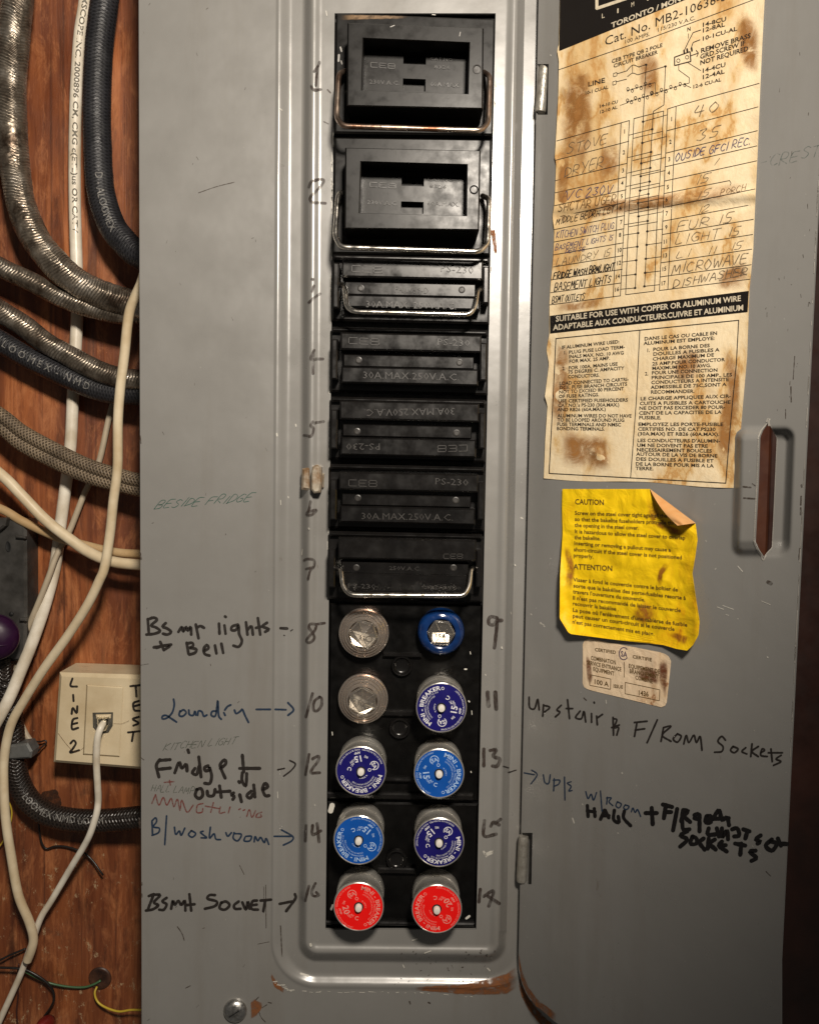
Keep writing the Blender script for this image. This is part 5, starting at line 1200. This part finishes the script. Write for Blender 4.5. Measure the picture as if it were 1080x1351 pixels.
# tea-coloured runs along the old fold and down the left
mb=MB()
mb=MB(); ragged(mb,[(731,272),(800,262),(870,255),(940,243),(997,236)],[(730,303),(800,286),(870,277),(940,268),(996,252)],LP,70,.06); mb.build('tea_stain',STAIN,lab)
mb=MB(); ragged(mb,[(950,356),(970,345),(988,335)],[(940,384),(965,386),(987,380)],LP,30,.06); mb.build('tea_stain',STAIN,lab)
mb=MB(); ragged(mb,[(748,88),(760,95),(772,80)],[(745,190),(757,185),(775,150)],LP,50,.06); mb.build('tea_stain',STAIN,lab)
mb=MB(); ragged(mb,[(975,0),(990,40),(1003,60)],[(978,95),(992,100),(1002,104)],LP,30,.06); mb.build('tea_stain',STAIN,lab)
mb=MB(); ragged(mb,[(960,455),(975,480),(978,500)],[(950,470),(966,560),(974,590)],LP,40,.06); mb.build('tea_stain',STAIN,lab)
mb=MB(); ragged(mb,[(738,560),(760,568),(790,575)],[(735,618),(765,622),(800,600)],LP,40,.06); mb.build('tea_stain',STAIN,lab)

for tp_,bt_,n_ in (([(737,84),(752,92),(768,80),(782,78)],[(735,235),(750,220),(770,232),(786,190)],60),([(734,190),(745,185),(752,196)],[(731,300),(742,310),(750,296)],40),([(790,190),(806,178),(820,182)],[(786,250),(802,240),(818,236)],40),([(735,430),(745,445),(756,450)],[(721,560),(735,575),(748,560)],50),([(775,575),(790,568),(806,580)],[(770,622),(790,628),(808,620)],30),
 ([(890,470),(905,455),(925,462)],[(880,500),(905,510),(930,495)],30),([(965,20),(985,10),(1004,30)],[(975,88),(990,96),(1001,84)],40),([(955,505),(968,515),(974,520)],[(940,600),(955,630),(966,625)],50),([(840,70),(856,62),(872,75)],[(842,120),(856,132),(870,118)],30),([(730,395),(760,398),(800,388)],[(728,414),(760,411),(800,405)],40)):
    mb=MB(); ragged(mb,tp_,bt_,LP,n_,.06); mb.build('tea_stain',STAIN,lab)
# ------------------------------------------------------------------ yellow caution notice
YO=[(741.5,645),(800,645.5),(857,645),(866,659),(880,675),(899,685),(917,690),(919.8,712),(917,733),(913,757),(917,785),(922.5,820),(921,838),(914,851),(906,858.5),(893,856.5),(872.6,850.5),(810,844),(750.5,836.3),(738,816),(738.5,758),(741.8,704),(741,670)]
def yoff(px,py):
    h=0.9+0.9*noise.noise((px*.03,py*.03,9.1))+0.5*noise.noise((px*.075,py*.075,2.2))
    h+=5.5*math.exp(-max(0,(px-739))/9.0)*min(1,max(0,(py-690)/90))                  # left edge lifts
    h+=5.0*math.exp(-max(0,840-py+(px-745)*.09)/9.0)*max(0,1-(px-738)/120)
    h+=3.2*math.exp(-max(0,917-px)/9.0)*min(1,max(0,(py-700)/60))
    h+=4.0*math.exp(-max(0,858-py)/8.0)*max(0,(px-850)/60)
    h+=2.0*math.exp(-(((px-893)**2+(py-690)**2)/500.0))
    h+=0.9*(0.5-abs(noise.noise((px*.022+3,py*.03,6.6))))+0.5*(0.4-abs(noise.noise((px*.06,py*.05,1.7))))
    h+=0.8*math.exp(-(((px-830)+0.55*(py-700))/5)**2)*max(0,1-abs(py-715)/30)
    h+=0.9*math.exp(-(((px-872)+0.5*(py-770))/4)**2)*max(0,1-abs(py-765)/30)
    return max(.3,h)
ynote=thing('caution_notice','crinkled yellow caution notice curling off the open door, one corner folded over','notice',D(830,855,0))
def YP(px,py,e=0.0): return D(px,py,yoff(px,py)+e)
def poly_sheet(outline,mp,nstep=4.0,thick=.12):
    """fine grid clipped to an outline: rows between the left and right crossing"""
    import itertools
    ys=[p[1] for p in outline]; y0,y1=min(ys)+.05,max(ys)-.05; nv=int((y1-y0)/nstep); nu=int((max(p[0] for p in outline)-min(p[0] for p in outline))/nstep)
    rows_=[]
    for j in range(nv+1):
        y=y0+(y1-y0)*j/nv; xs=[]
        for a,b in zip(outline,outline[1:]+outline[:1]):
            if (a[1]-y)*(b[1]-y)<0 or a[1]==y: xs.append(a[0]+(b[0]-a[0])*((y-a[1])/(b[1]-a[1]) if b[1]!=a[1] else 0))
        rows_.append((y,min(xs),max(xs)))
    vs=[mp(xa+(xb-xa)*i/nu,y,0) for y,xa,xb in rows_ for i in range(nu+1)]; fs=[]
    for j in range(nv):
        for i in range(nu): a=j*(nu+1)+i; fs.append((a,a+nu+1,a+nu+2,a+1))
    rim=[i for i in range(nu+1)]+[j*(nu+1)+nu for j in range(1,nv+1)]+[nv*(nu+1)+i for i in range(nu-1,-1,-1)]+[j*(nu+1) for j in range(nv-1,0,-1)]
    b=len(vs); n=len(rim)
    for k in rim: vs.append(vs[k]-DN*(thick*.001))
    for k in range(n): fs.append((rim[k],rim[(k+1)%n],b+(k+1)%n,b+k))
    return vs,fs
mb=MB(); mb.add(*poly_sheet(YO,YP,2.4)); mb.build('paper',YELLOW,ynote,smooth=True,angle=60)
# the corner folded over towards the room
mb=MB(); A_,B_,C_=(857,645),(917.2,690),(893.5,693.5); vs=[];fs=[]; n=12
for i in range(n+1):
    for j in range(n+1-i):
        u,v=i/n,j/n; x=A_[0]+(B_[0]-A_[0])*u+(C_[0]-A_[0])*v; yy=A_[1]+(B_[1]-A_[1])*u+(C_[1]-A_[1])*v
        dip=min(1,v*1.6); sag=7*math.sin(math.pi*min(1,v/(1-u+1e-6)))*v*(1-v-u*.5)*0
        x-=5*v*(1-u-v)*2; yy+=8*v*(1-u-v)*1.2
        vs.append(D(x,yy,yoff(x,yy)+.25+1.6*math.sin(math.pi*min(1,v*1.2))+9.0*v*(1-0.3*v)))
idx={}; c_=0
for i in range(n+1):
    for j in range(n+1-i): idx[i,j]=c_; c_+=1
for i in range(n):
    for j in range(n-i):
        fs.append((idx[i,j],idx[i+1,j],idx[i,j+1]))
        if j<n-i-1: fs.append((idx[i+1,j],idx[i+1,j+1],idx[i,j+1]))
mb.add(vs,fs); mb.build('folded_corner',PAPERBACK,ynote,smooth=True)
mb=MB()
for s_,a,b,cap,st in (('CAUTION',(758,665.2),(796.7,666.2),6.8,'b'),('Screw on the steel cover tight against the box',(757.8,679),(893,683.5),5,'r'),('so that the bakelite fuseholders protrude thru',(757.8,687.2),(893,692.5),5,'r'),('the opening in the steel cover.',(757.8,695.1),(842.6,698.9),5,'r'),('It is hazardous to allow the steel cover to overlap',(757.4,703.3),(903.7,711.9),5,'r'),('the bakelite.',(757.4,711.3),(792,713),5,'r'),
 ('Inserting or removing a pullout may cause a',(756.9,718.9),(884.6,728),5,'r'),('short-circuit if the steel cover is not positioned',(756.5,727.2),(899.4,738),5,'r'),('properly.',(756,735),(782.8,736.9),5,'r'),('ATTENTION',(756.3,750.8),(807.8,753.5),6.8,'b'),('Visser à fond le couvercle contre le boîtier de',(756,767),(893.9,780.5),5,'r'),('sorte que la bakélise des porte-fusibles resorte à',(756,775),(904.4,791.5),5,'r'),
 ("travers l'ouverture du couvercle.",(755.6,782.8),(850.7,793.8),5,'r'),("Il n'est pas recommandé de laisser le couvercle",(755,791),(897.6,807.7),5,'r'),('recouvrir la bakélise .',(755,798.5),(816,806.4),5,'r'),("La pose où l'enlèvement d'une tablèrse de fusible",(755,807),(906.3,827),5,'r'),('peut causer un court-circuit si le couvercle',(755,814.6),(889.6,832.6),5,'r'),("n'est pas correctement mis en place.",(754.6,822.6),(863,839),5,'r')):
    text(mb,s_,a,b,cap,YP,style='b',lift=.15)
mb.build('printed_text',BRNPRINT,ynote)
mb=MB()
mb=MB(); ragged(mb,[(861,655),(880,690),(895,697),(915,698)],[(848,652),(856,690),(880,705),(914,712)],YP,40,.06); mb.build('amber_stain',AMBER,ynote)
mb=MB(); ragged(mb,[(878,738),(868,752),(864,770)],[(886,745),(875,758),(873,778)],YP,40,.06); mb.build('amber_stain',AMBER,ynote)
mb=MB(); ragged(mb,[(832,800),(850,790),(866,800)],[(832,820),(850,830),(868,820)],YP,40,.06); mb.build('amber_stain',AMBER,ynote)
mb=MB(); ragged(mb,[(742,715),(746,750),(742,775)],[(752,720),(760,750),(754,785)],YP,40,.06); mb.build('amber_stain',AMBER,ynote)
mb=MB(); ragged(mb,[(885,832),(900,836),(915,840)],[(880,838),(895,848),(904,856)],YP,40,.06); mb.build('amber_stain',AMBER,ynote)

# ------------------------------------------------------------------ small certification label
def coff(px,py): return max(.12,.25+.35*noise.noise((px*.10,py*.02,5))+.12*noise.noise((px*.3,py*.05,1)))
def CP(px,py,e=0.0): return D(px,py,coff(px,py)+e)
CO=[(768.4,850),(770.5,845.5),(776.5,842.4),(873,861.2),(881,865.5),(884.8,873),(879,927),(876.5,932),(872,933.3),(777,910.4),(770.5,907.5),(768.2,902)]
clab=thing('certification_label','small stained foil certification label below the yellow notice','label',D(825,930,0))
mb=MB(); mb.add(*poly_sheet(CO,CP,2.0)); mb.build('foil',FOIL,clab,smooth=True,angle=60)
mb=MB()
for s_,a,b,cap in (('CERTIFIED',(784.3,859),(812.3,863),4.2),('CERTIFIE',(834,868.3),(859.5,872.8),4.2),('COMBINATION',(779,870.6),(812.3,876.8),5.2),('SERVICE ENTRANCE',(774,876.5),(819.3,886),5.2),('EQUIPMENT',(782,885),(810,891.5),5.2),('EQUIPEMENT DE',(828.8,881),(870,888.8),5.2),('BRANCHEMENT',(830,887.8),(868.8,895.6),5.2),('COMBINE',(837.6,896.3),(860.6,901.8),5.2),('100 A',(782.5,902),(802.3,906),6),('ISSUE',(808.7,907.2),(821.5,909),4.4),('1436',(841,917),(855.3,919.2),6.3)):
    text(mb,s_,a,b,cap,CP,style='b',lift=.12)
for pts in (((777.8,890.2),(805.3,896),(805,909.6),(777.5,904.2),(777.8,890.2)),((824.4,900.4),(870,910.2),(869.5,924.7),(824.1,915.3),(824.4,900.4)),((823,873.5),(823,893.6))): stroke(mb,pts,.85,CP,smooth=False,lift=.1,jit=0)
mb.build('printed_text',BRNPRINT,clab)
mb=MB(); stroke(mb,[(822.5+6.0*math.cos(R(a)),862.5+8.0*math.sin(R(a))) for a in range(45,320,15)],1.3,CP,lift=.12,jit=0); text(mb,'SA',(818.6,866),(827,867.5),7.2,CP,style='b',lift=.12); mb.build('certification_mark',VIOLETPR,clab)
mb=MB(); ragged(mb,[(868,872),(876,868),(883,873)],[(868,898),(874,915),(878,931)],CP,30,.06); mb.build('rust_stain',RSTAIN,clab)
mb=MB(); ragged(mb,[(838,880),(855,878),(872,885)],[(840,898),(855,902),(872,905)],CP,30,.06); mb.build('rust_stain',RSTAIN,clab)
mb=MB(); ragged(mb,[(771,860),(775,862),(779,870)],[(773,900),(778,905),(783,900)],CP,24,.06); mb.build('rust_stain',RSTAIN,clab)

# ================================================================== CABLES AND FITTINGS ON THE WALL
def cpath(lst,n=8,step=0.0016): return resample(catmull([P(x,y,h) for x,y,h in lst],n),step)
def rmm(px,h): return px*(DIST*1000-h)/F_PX*.001
def cable(name,label,cat,lst,rpx,mat,seg=14,disp=None,step=0.0018,flat=1.0,group=None,wob=0.0):
    pts=cpath(lst,8,step); h=sum(p[2] for p in lst)/len(lst); mb=MB(); r=rmm(rpx,h)
    rr=[r*(1+wob*noise.noise((i*.25,rpx,1))) for i in range(len(pts))] if wob else r
    fr=tube(mb,pts,rr,seg,disp=disp,flat=flat); c=pts[len(pts)//2]
    return mb,fr,r,c
def finish(mb,name,label,cat,mat,c,group=None,smooth=True):
    o=mb.build(name,mat,None,smooth=smooth,loc=c); tag(o,label,cat,group); return o
def tube_text(fr,r,s,s0,h,ang=0.0,style='r',lift=.00012,rev=False,stretch=1.0):
    """lettering laid along a cable: starts s0 metres along it"""
    mb=MB(); L=[0]
    for a,b in zip(fr,fr[1:]): L.append(L[-1]+(b[0]-a[0]).length)
    k=h/CAPH[0]; x=0
    def at(d):
        d=max(0,min(L[-1]-1e-6,d))
        import bisect
        i=max(0,min(len(L)-2,bisect.bisect_right(L,d)-1)); t=(d-L[i])/(L[i+1]-L[i]); a,b=fr[i],fr[i+1]
        return a[0].lerp(b[0],t),a[2].lerp(b[2],t).normalized(),a[3].lerp(b[3],t).normalized()
    for c in s:
        v,f,a=_glyph[(style,c)]
        if v:
            out=[]
            for q in v:
                d=s0+(x+q.x)*k*stretch*(-1 if rev else 1); p,n,b=at(d)
                th=ang+(-1 if rev else 1)*(q.y-.35)*k/r*SGN[0]
                out.append(p+n*((r+lift)*math.cos(th))+b*((r+lift)*math.sin(th)))
            mb.add(out,f)
        x+=a
    return mb
SGN=[-1]
CG='cables running down the wall beside the panel'
def armour(a,v):
    # overlapping herringbone strands with dents
    a2=((a-0.55-0.5*noise.noise((v*.02,4,1))+math.pi)%(2*math.pi))-math.pi
    g=(v/3.0+abs(a2)*1.25+0.25*noise.noise((v*.25,a,2)))%1.0; lump=noise.noise((math.cos(a)*1.6,math.sin(a)*1.6,v*.05))
    band=math.exp(-(a2/0.75)**2)
    amp=0.040*max(0,0.55+noise.noise((v*.06,a*.8,8)))
    return amp*band*(abs(g-.5)*2-.5)+0.07*lump+0.04*noise.noise((math.cos(a)*4,math.sin(a)*4,v*.30))+0.02*noise.noise((math.cos(a)*9,math.sin(a)*9,v*.8))
mb,fr,r,c=cable('','','',[(30,-60,-62),(24,0,-62),(18,59,-62),(15,133,-62),(18,207,-62),(27,266,-61),(47,314,-59),(80,355,-57),(124,385,-55),(178,402,-52),(230,410,-48)],18.5,ARMOR)
mb=MB(); pts=cpath([(30,-60,-62),(24,0,-62),(18,59,-62),(15,133,-62),(18,207,-62),(27,266,-61),(47,314,-59),(80,355,-57),(124,385,-55),(178,402,-52),(230,410,-48)],10,.0007); tube(mb,pts,rmm(18.5,-60),40,disp=armour)
finish(mb,'armoured_cable','thickest silvery woven cable, curving down from the top left corner','cable',ARMOR,pts[len(pts)//2],CG)
for lst,rp,lab_ in (([(-60,318,-62),(0,352,-62),(44,373,-61),(89,396,-60),(148,413,-57),(182,414,-53),(230,412,-48)],12.5,'thin silvery woven cable just below the thickest one, entering behind the panel'),
                    ([(-60,372,-64),(0,410,-64),(30,429,-64),(59,451,-63),(89,468,-62),(124,487,-60),(154,498,-57),(182,502,-54),(230,502,-50)],14,'shiny silvery woven cable lying along the top of a black lettered cable'),
                    ([(-14,-60,-66),(-9,0,-66),(-12,90,-67),(-20,180,-68),(-40,300,-70)],11,'sliver of dark woven cable at the top left edge')):
    pts=cpath(lst,10,.0008); mb=MB(); tube(mb,pts,rmm(rp,-60),34,disp=armour); finish(mb,'armoured_cable',lab_,'cable',ARMOR,pts[len(pts)//2],CG)
# black loom cables with raised lettering
def ribs(a,v): return 0.018*math.sin(v*3.6+1.5*noise.noise((v*.2,a,0)))+0.03*noise.noise((math.cos(a)*2,math.sin(a)*2,v*.12))
def loomcable(lst,rp,mat,label,words,s0,ht,ang=0.0,rev=False):
    pts=cpath(lst,10,.0007); mb=MB(); h=sum(p[2] for p in lst)/len(lst); r=rmm(rp,h); fr=tube(mb,pts,r,28,disp=ribs); c=pts[len(pts)//2]
    t=thing('loom_cable',label,'cable',c,CG); mb.build('sheath',mat,t,smooth=True)
    if words: tube_text(fr,r*1.03,words,s0,ht,ang,rev=rev).build('raised_lettering',LOOMINK,t)
LOOMINK=ink('grey_lettering',(0.26,0.25,0.23),0.15,0.9,scale=700)
loomcable([(144,-60,-66),(138,0,-66),(131,59,-66),(128,133,-66),(129,192,-66),(133,251,-65),(147,296,-62),(165,320,-59),(186,338,-55),(230,352,-48)],17.5,LOOM,'thick black ribbed cable running down beside the white lettered cable','D - ALOOMEX',.138,.0045,ang=.0)
loomcable([(-60,415,-66),(0,450,-66),(30,468,-66),(74,490,-65),(118,510,-64),(148,518,-62),(182,520,-58),(230,520,-52)],14.5,LOOM,'black cable lettered loomex crossing under the silvery cables','D - L O O M E X  -  N M D',.028,.0044)
loomcable([(10,920,-70),(16,960,-70),(19,1000,-70),(24,1030,-70),(40,1058,-69),(67,1076,-68),(110,1083,-66),(150,1082,-63),(183,1079,-59),(230,1074,-52)],15,TARLOOM,'tarry black cable bending under the phone jack to the panel','LOOMEX NMD LOOM',.066,.0044)
# white coaxial cable with print
lst=[(116,-60,-76),(112,0,-76),(106,40,-76),(103,74,-76),(100,133,-76),(98.5,207,-76),(99,281,-76),(101,349,-77),(102,400,-78),(100,454,-78),(96,528,-78),(93,587,-78),(86,646,-78),(80,691,-78),(73,745,-78),(61,793,-74),(45,841,-70),(27,886,-66),(10,926,-62),(-20,980,-60)]
pts=cpath(lst,8,.0016); mb=MB(); r=rmm(7.7,-76); fr=tube(mb,pts,r,18); t=thing('coaxial_cable','white printed coaxial cable running straight down behind the other cables','cable',pts[len(pts)//2],CG); mb.build('sheath',WHITEP,t,smooth=True)
tube_text(fr,r,'COMMSCOPE INC. 2000896 CM, CMG c(ETL)us OR CATV',.012,.0031,0,style='b',stretch=1.45).build('printed_text',simple('grey_print',(0.13,0.115,0.085),.6),t)
# flat cloth-braided cable: two strands side by side
t=None
A1=[(-60,510,-60),(0,547,-60),(30,570,-60),(74,594,-59),(118,615,-58),(163,629,-55),(185,634,-53),(230,640,-50)]; A2=[(-60,528,-61),(0,563,-61),(30,587,-61),(74,610,-60),(118,629,-59),(163,641,-57),(185,646,-55),(230,652,-50)]
for i,l in enumerate((A1,A2)):
    pts=cpath(l,8,.0012); mb=MB(); tube(mb,pts,rmm(9.6,-60),22)
    if t is None: t=thing('braided_cable','flat brown cloth-braided cable of two strands curving into the panel','cable',pts[len(pts)//2],CG)
    mb.build('strand',CLOTH,t,smooth=True)
# plastic cables
def plain(name,label,lst,rp,mat,flat=1.0,step=.002,seg=14):
    mb,fr,r,c=cable(name,label,'cable',lst,rp,mat,seg,step=step,flat=flat); return finish(mb,name,label,'cable',mat,c,CG),fr,r
plain('plastic_cable','cream cable sweeping from the left edge to the panel, in front of a tan one',[(-60,580,-58),(0,625,-58),(30,655,-58),(59,685,-58),(89,709,-57),(118,729,-56),(148,741,-54),(182,745,-52),(230,746,-48)],7.4,CREAM,flat=1.0)
plain('plastic_cable','tan cable rising from the grey metal box behind the cream one',[(-60,650,-68),(0,671,-68),(30,688,-67),(74,708,-66),(118,721,-64),(154,729,-60),(182,731,-57),(230,732,-50)],6.0,TANP)
plain('plastic_cable','thin grey-beige cable slanting behind the braided cable',[(166,480,-79),(157,510,-79),(145,546,-79),(130,611,-79),(111,652,-78),(92,700,-76),(75,732,-72),(64,762,-70),(51,795,-70),(34,836,-72),(22,872,-76),(18,920,-78),(25,948,-79),(36,972,-79),(48,986,-79)],3.9,GREYP)
plain('plastic_cable','cream cord hanging loose in front of everything, kinked beside the phone jack',[(196,340,-14),(187,372,-18),(179,390,-22),(170,415,-26),(164,469,-30),(158.5,513,-32),(155.5,557,-34),(155,617,-36),(149.5,661,-38),(145,705,-40),(138,748,-40),(131,766,-40),(115,799,-42),(88,841,-46),(59,881,-50),(32,924,-54),(14,958,-56),(5.5,1000,-58),(5,1040,-58),(8,1085,-58),(14,1125,-60),(24,1180,-62),(38,1215,-64),(44,1237,-66),(42,1252,-67),(36,1268,-69)],6.2,CREAM)
# wires
def wire(label,lst,rp,mat,name='loose_wire'): 
    mb,fr,r,c=cable(name,label,'wire',lst,rp,mat,8,step=.0014); return finish(mb,name,label,'wire',mat,c,'loose thin wires on the wall')
wire('thin black wire curling away below the tarry cable',[(51,1086,-78),(52,1096,-79),(55,1112,-80),(61,1120,-81),(72,1117,-81),(85,1117,-81),(100,1121,-80),(113,1127,-79),(124,1138,-78),(131,1148,-77),(136,1155,-77)],1.3,THINBLK)
wire('thin black wire looping across the bottom left corner',[(-20,1277,-74),(0,1277,-74),(30,1279,-74),(48,1287,-74),(62,1297,-75),(70,1308,-76),(71,1320,-77),(66,1331,-78),(58,1342,-79)],1.6,THINBLK)
wire('thin black wire end at the lower left edge',[(-20,1276,-76),(0,1267,-76),(12,1261,-77),(24,1256,-78),(34,1252,-79)],1.4,THINBLK)
wire('thin green wire running into the knot hole',[(33,1282,-76),(46,1289,-77),(64,1297,-79),(88,1302,-80),(110,1303,-81),(124,1299,-82),(133,1294,-83)],1.5,GREENW)
wire('thin yellow wire curling out of the knot hole to the panel',[(128,1302,-82),(125,1310,-80),(127,1319,-79),(133,1326,-78),(145,1332,-76),(158,1335,-74),(172,1333,-72),(187,1333,-70),(205,1333,-66)],1.5,YELLOWW)
wire('thin yellow wire beside the cream cord',[(4,1052,-72),(11,1058,-74),(15,1068,-76),(15,1080,-77),(10,1098,-78),(3,1112,-78),(-6,1122,-78)],1.1,YELLOWW)
wire('thin dark wire tied round the grey-beige cable end',[(12,1014,-70),(18,1006,-72),(32,1001,-74),(46,995,-76),(56,985,-78),(61,981,-79),(60,977,-79),(52,979,-79),(44,977,-80),(40,973,-80)],1.1,THINBLK)
wire('thin dark red wire hanging at the bottom left',[(25,1272,-78),(23,1290,-79),(24,1312,-80),(22,1335,-80),(24,1360,-80)],1.0,simple('dark_red_wire',(0.05,0.015,0.01),.5))
# ------------------------------------------------------------------ phone jack
jack=thing('phone_jack','beige surface phone jack marked line 2 and test, on the wood beside the panel','phone jack',P(70,1010,WALL_H),None)
JH=-55
fq=[(77,888),(235,893),(233,1020),(69,1007)]
mb=MB(); prism(mb,fq,WALL_H+.3,JH,2.2); mb.build('housing',BEIGE,jack)
JP=lambda x,y,e=0: P(x,y,JH+e)
mb=MB(); prism(mb,[(114.5,904),(162,907),(157,998.5),(110,995.5)],JH,JH+.9,.6)
pl_=mb.build('faceplate',BEIGE,jack)
mb=MB(); 
for a,b in (((114.5,904),(162,907)),((162,907),(157,998.5)),((157,998.5),(110,995.5)),((110,995.5),(114.5,904))): stroke(mb,[a,b],1.2,JP,smooth=False,lift=.12,jit=0)
mb.build('plate_groove',simple('groove_shade',(0.24,0.18,0.10),.6),pl_)
mb=MB(); prism(mb,[(122,940.5),(149,940),(148.5,958),(143,967),(131,969),(122.5,960)],JH+.9,JH+1.2,.1); mb.build('socket',simple('grey_socket',(0.085,0.08,0.065),.5,c2=(0.05,0.045,0.035),scale=200),pl_)
mb=MB(); prism(mb,[(126,943.5),(146,943),(145.5,948.5),(126.5,949)],JH+1.2,JH+2.6,.5); mb.build('latch_tab',BEIGE,pl_)
for ch,label_,pts in (('L','',[[(95.5,895.5),(93,905),(101.5,906)]]),('I','',[[(96.5,917),(97,925)]]),('N','',[[(94.5,942),(96,934),(101,941),(102,932)]]),('E','',[[(102,947.5),(96,950),(95,962),(103,960.5)],[(96,955.5),(102,954)]]),('2','',[[(93,981),(97,977),(100,981),(96,988),(92,993),(98,992),(104.5,990)]]),
  ('T','',[[(172,905.5),(186,904)],[(179,906),(180,919)]]),('E','',[[(183,925),(176,928),(177,937),(184,938)],[(177,932),(184,930)]]),('S','',[[(183,946),(175,949),(183,954),(176,957.5)]]),('T','',[[(169,966.5),(184,965)],[(176,966.5),(174,978)]])):
    mb=MB()
    for q in pts: stroke(mb,q,3.0,JP,lift=.15)
    mb.build('marker_letter',MARK,jack)['label']='black marker letter '+ch
# hairline scratches that look like a stray thread
mb=MB(); stroke(mb,[(77,968),(82,975),(90,985),(98,992),(106,990),(115,982),(125,971)],.7,JP,lift=.2); stroke(mb,[(150,955),(160,955),(170,951)],.5,JP,lift=1.1); mb.build('stray_thread',BROWNPEN,jack)
# cord with its plug
cord=thing('telephone_cable','white phone cord plugged into the beige jack and hanging down','cord',P(130,1060,-50))
mb=MB(); prism(mb,[(127,947),(143,946.5),(142,958),(139,965),(132,966),(128,958)],JH+1.2,JH+5,1.0); mb.build('plug',glass_mat('clear_plug',(.9,.88,.8),.2),cord)
lst=[(136.5,954,JH+3.5),(133,960,JH+8),(129,972,JH+9),(127.5,990,JH+8),(127.3,1010,-48),(129,1040,-50),(129.5,1057,-52),(127,1075,-52),(119,1100,-54),(110,1118,-58),(96,1141,-62),(83,1163,-66),(67,1190,-68),(53,1213,-69),(40,1251,-72),(28,1284,-74),(16,1311,-75),(0,1346,-76),(-15,1380,-76)]
pts=cpath(lst,8,.0015); mb=MB(); tube(mb,pts,rmm(4.4,-60),14); mb.build('cord',WHITEP,cord,smooth=True)
# ------------------------------------------------------------------ grey steel box on the left
gbox=thing('junction_box','grey steel box with a punched hole at the left edge','box',P(-20,872,WALL_H))
mb=MB(); prism(mb,[(-110,682),(34,685),(35,800),(33,872),(-110,878)],WALL_H+.3,-66,1.6); mb.build('body',GALV,gbox)
mb=MB(); M=Matrix.Translation(P(10.8,721,-65.7))@RX@Matrix.Diagonal((.6,1.2,1,1)); lathe(mb,[(0.05,0),(2.3,0.0),(2.7,.25),(3.0,0)],24,M,caps=False); mb.build('punched_hole',PIT,gbox,smooth=True)
mb=MB(); prism(mb,[(20,706),(33,708),(33,711),(20,710)],-66,-63,.6); mb.build('lug',GALV,gbox)
mb=MB(); prism(mb,[(25,815),(34,816),(34,820),(25,820)],-66,-63,.6); mb.build('lug',GALV,gbox)
mb=MB(); M=Matrix.Translation(P(15,810,-65.9))@RX; lathe(mb,[(1.5,0),(1.4,.6),(.05,.7)],20,M); mb.build('rivet',PIT,gbox,smooth=True)
mb=MB(); prism(mb,[(-20,684),(8,683),(6,694),(-4,702),(-20,702)],-66,-60,1.2); mb.build('clamp_lug',GALV,gbox)
# purple cap
pc=P(-7,841,-48); M=Matrix.Translation(pc)@Matrix.Rotation(R(18),4,'Z')@Matrix.Rotation(R(84),4,'X'); k=rmm(31,-48)*1000
cap=thing('purple_cap','glossy purple plastic cap on the left edge above the white cable','cap',pc)
mb=MB(); lathe(mb,[(k*.55,-16),(k*.80,-14),(k*.95,-6),(k*1.0,0),(k*.985,2.2),(k*.95,3.0)],56,M,caps=False); mb.build('skirt',PURPLE,cap,smooth=True,angle=40)
mb=MB(); lathe(mb,[(k*.95,2.2),(k*.90,3.6),(k*.70,6.0),(k*.4,7.6),(.05,8.2)],56,M,caps=False); mb.build('dome',PURPLE,cap,smooth=True)
mb=MB(); tube(mb,[M@Vector((k*(-.95+1.8*i/20)*.001,-k*.38*.001*(1-.2*i/20),(8.0-7.5*((-.95+1.8*i/20))**2)*.001)) for i in range(21)],.0007,8); mb.build('seam_ridge',PURPLE,cap,smooth=True)
# dark tape-wrapped stub under the cap
mb=MB(); pts=cpath([(4,868,-66),(6,900,-68),(9,930,-70),(13,955,-71)],8,.0012); tube(mb,pts,[rmm(12,-68)*(1+.2*noise.noise((i*.5,3,3))) for i in range(len(pts))],20); finish(mb,'taped_stub','black taped cable stub hanging under the purple cap','cable',TARLOOM,pts[len(pts)//2],CG)
# strap clamp holding the tarry cable
mb=MB(); prism(mb,[(8,984),(36,981),(42,992),(40,1001),(10,1003)],-72,-61,1.2); o=finish(mb,'cable_clamp','grey metal strap clamping the tarry black cable','clamp',simple('dull_zinc',(0.19,0.195,0.19),.5,.5,c2=(.10,.10,.095),scale=90,bs=.2,bscale=200),P(22,994,-70),smooth=False)
# dark red wire nut in the corner
M=Matrix.Translation(P(60,1352,-74))@Matrix.Rotation(R(70),4,'X'); mb=MB(); lathe(mb,[(4.5,-6),(5.2,-2),(5.0,3),(4.0,7),(2.5,9.5),(.05,10)],28,M); finish(mb,'wire_nut','dark red wire connector at the bottom left corner','connector',DKRED,P(60,1352,-74))
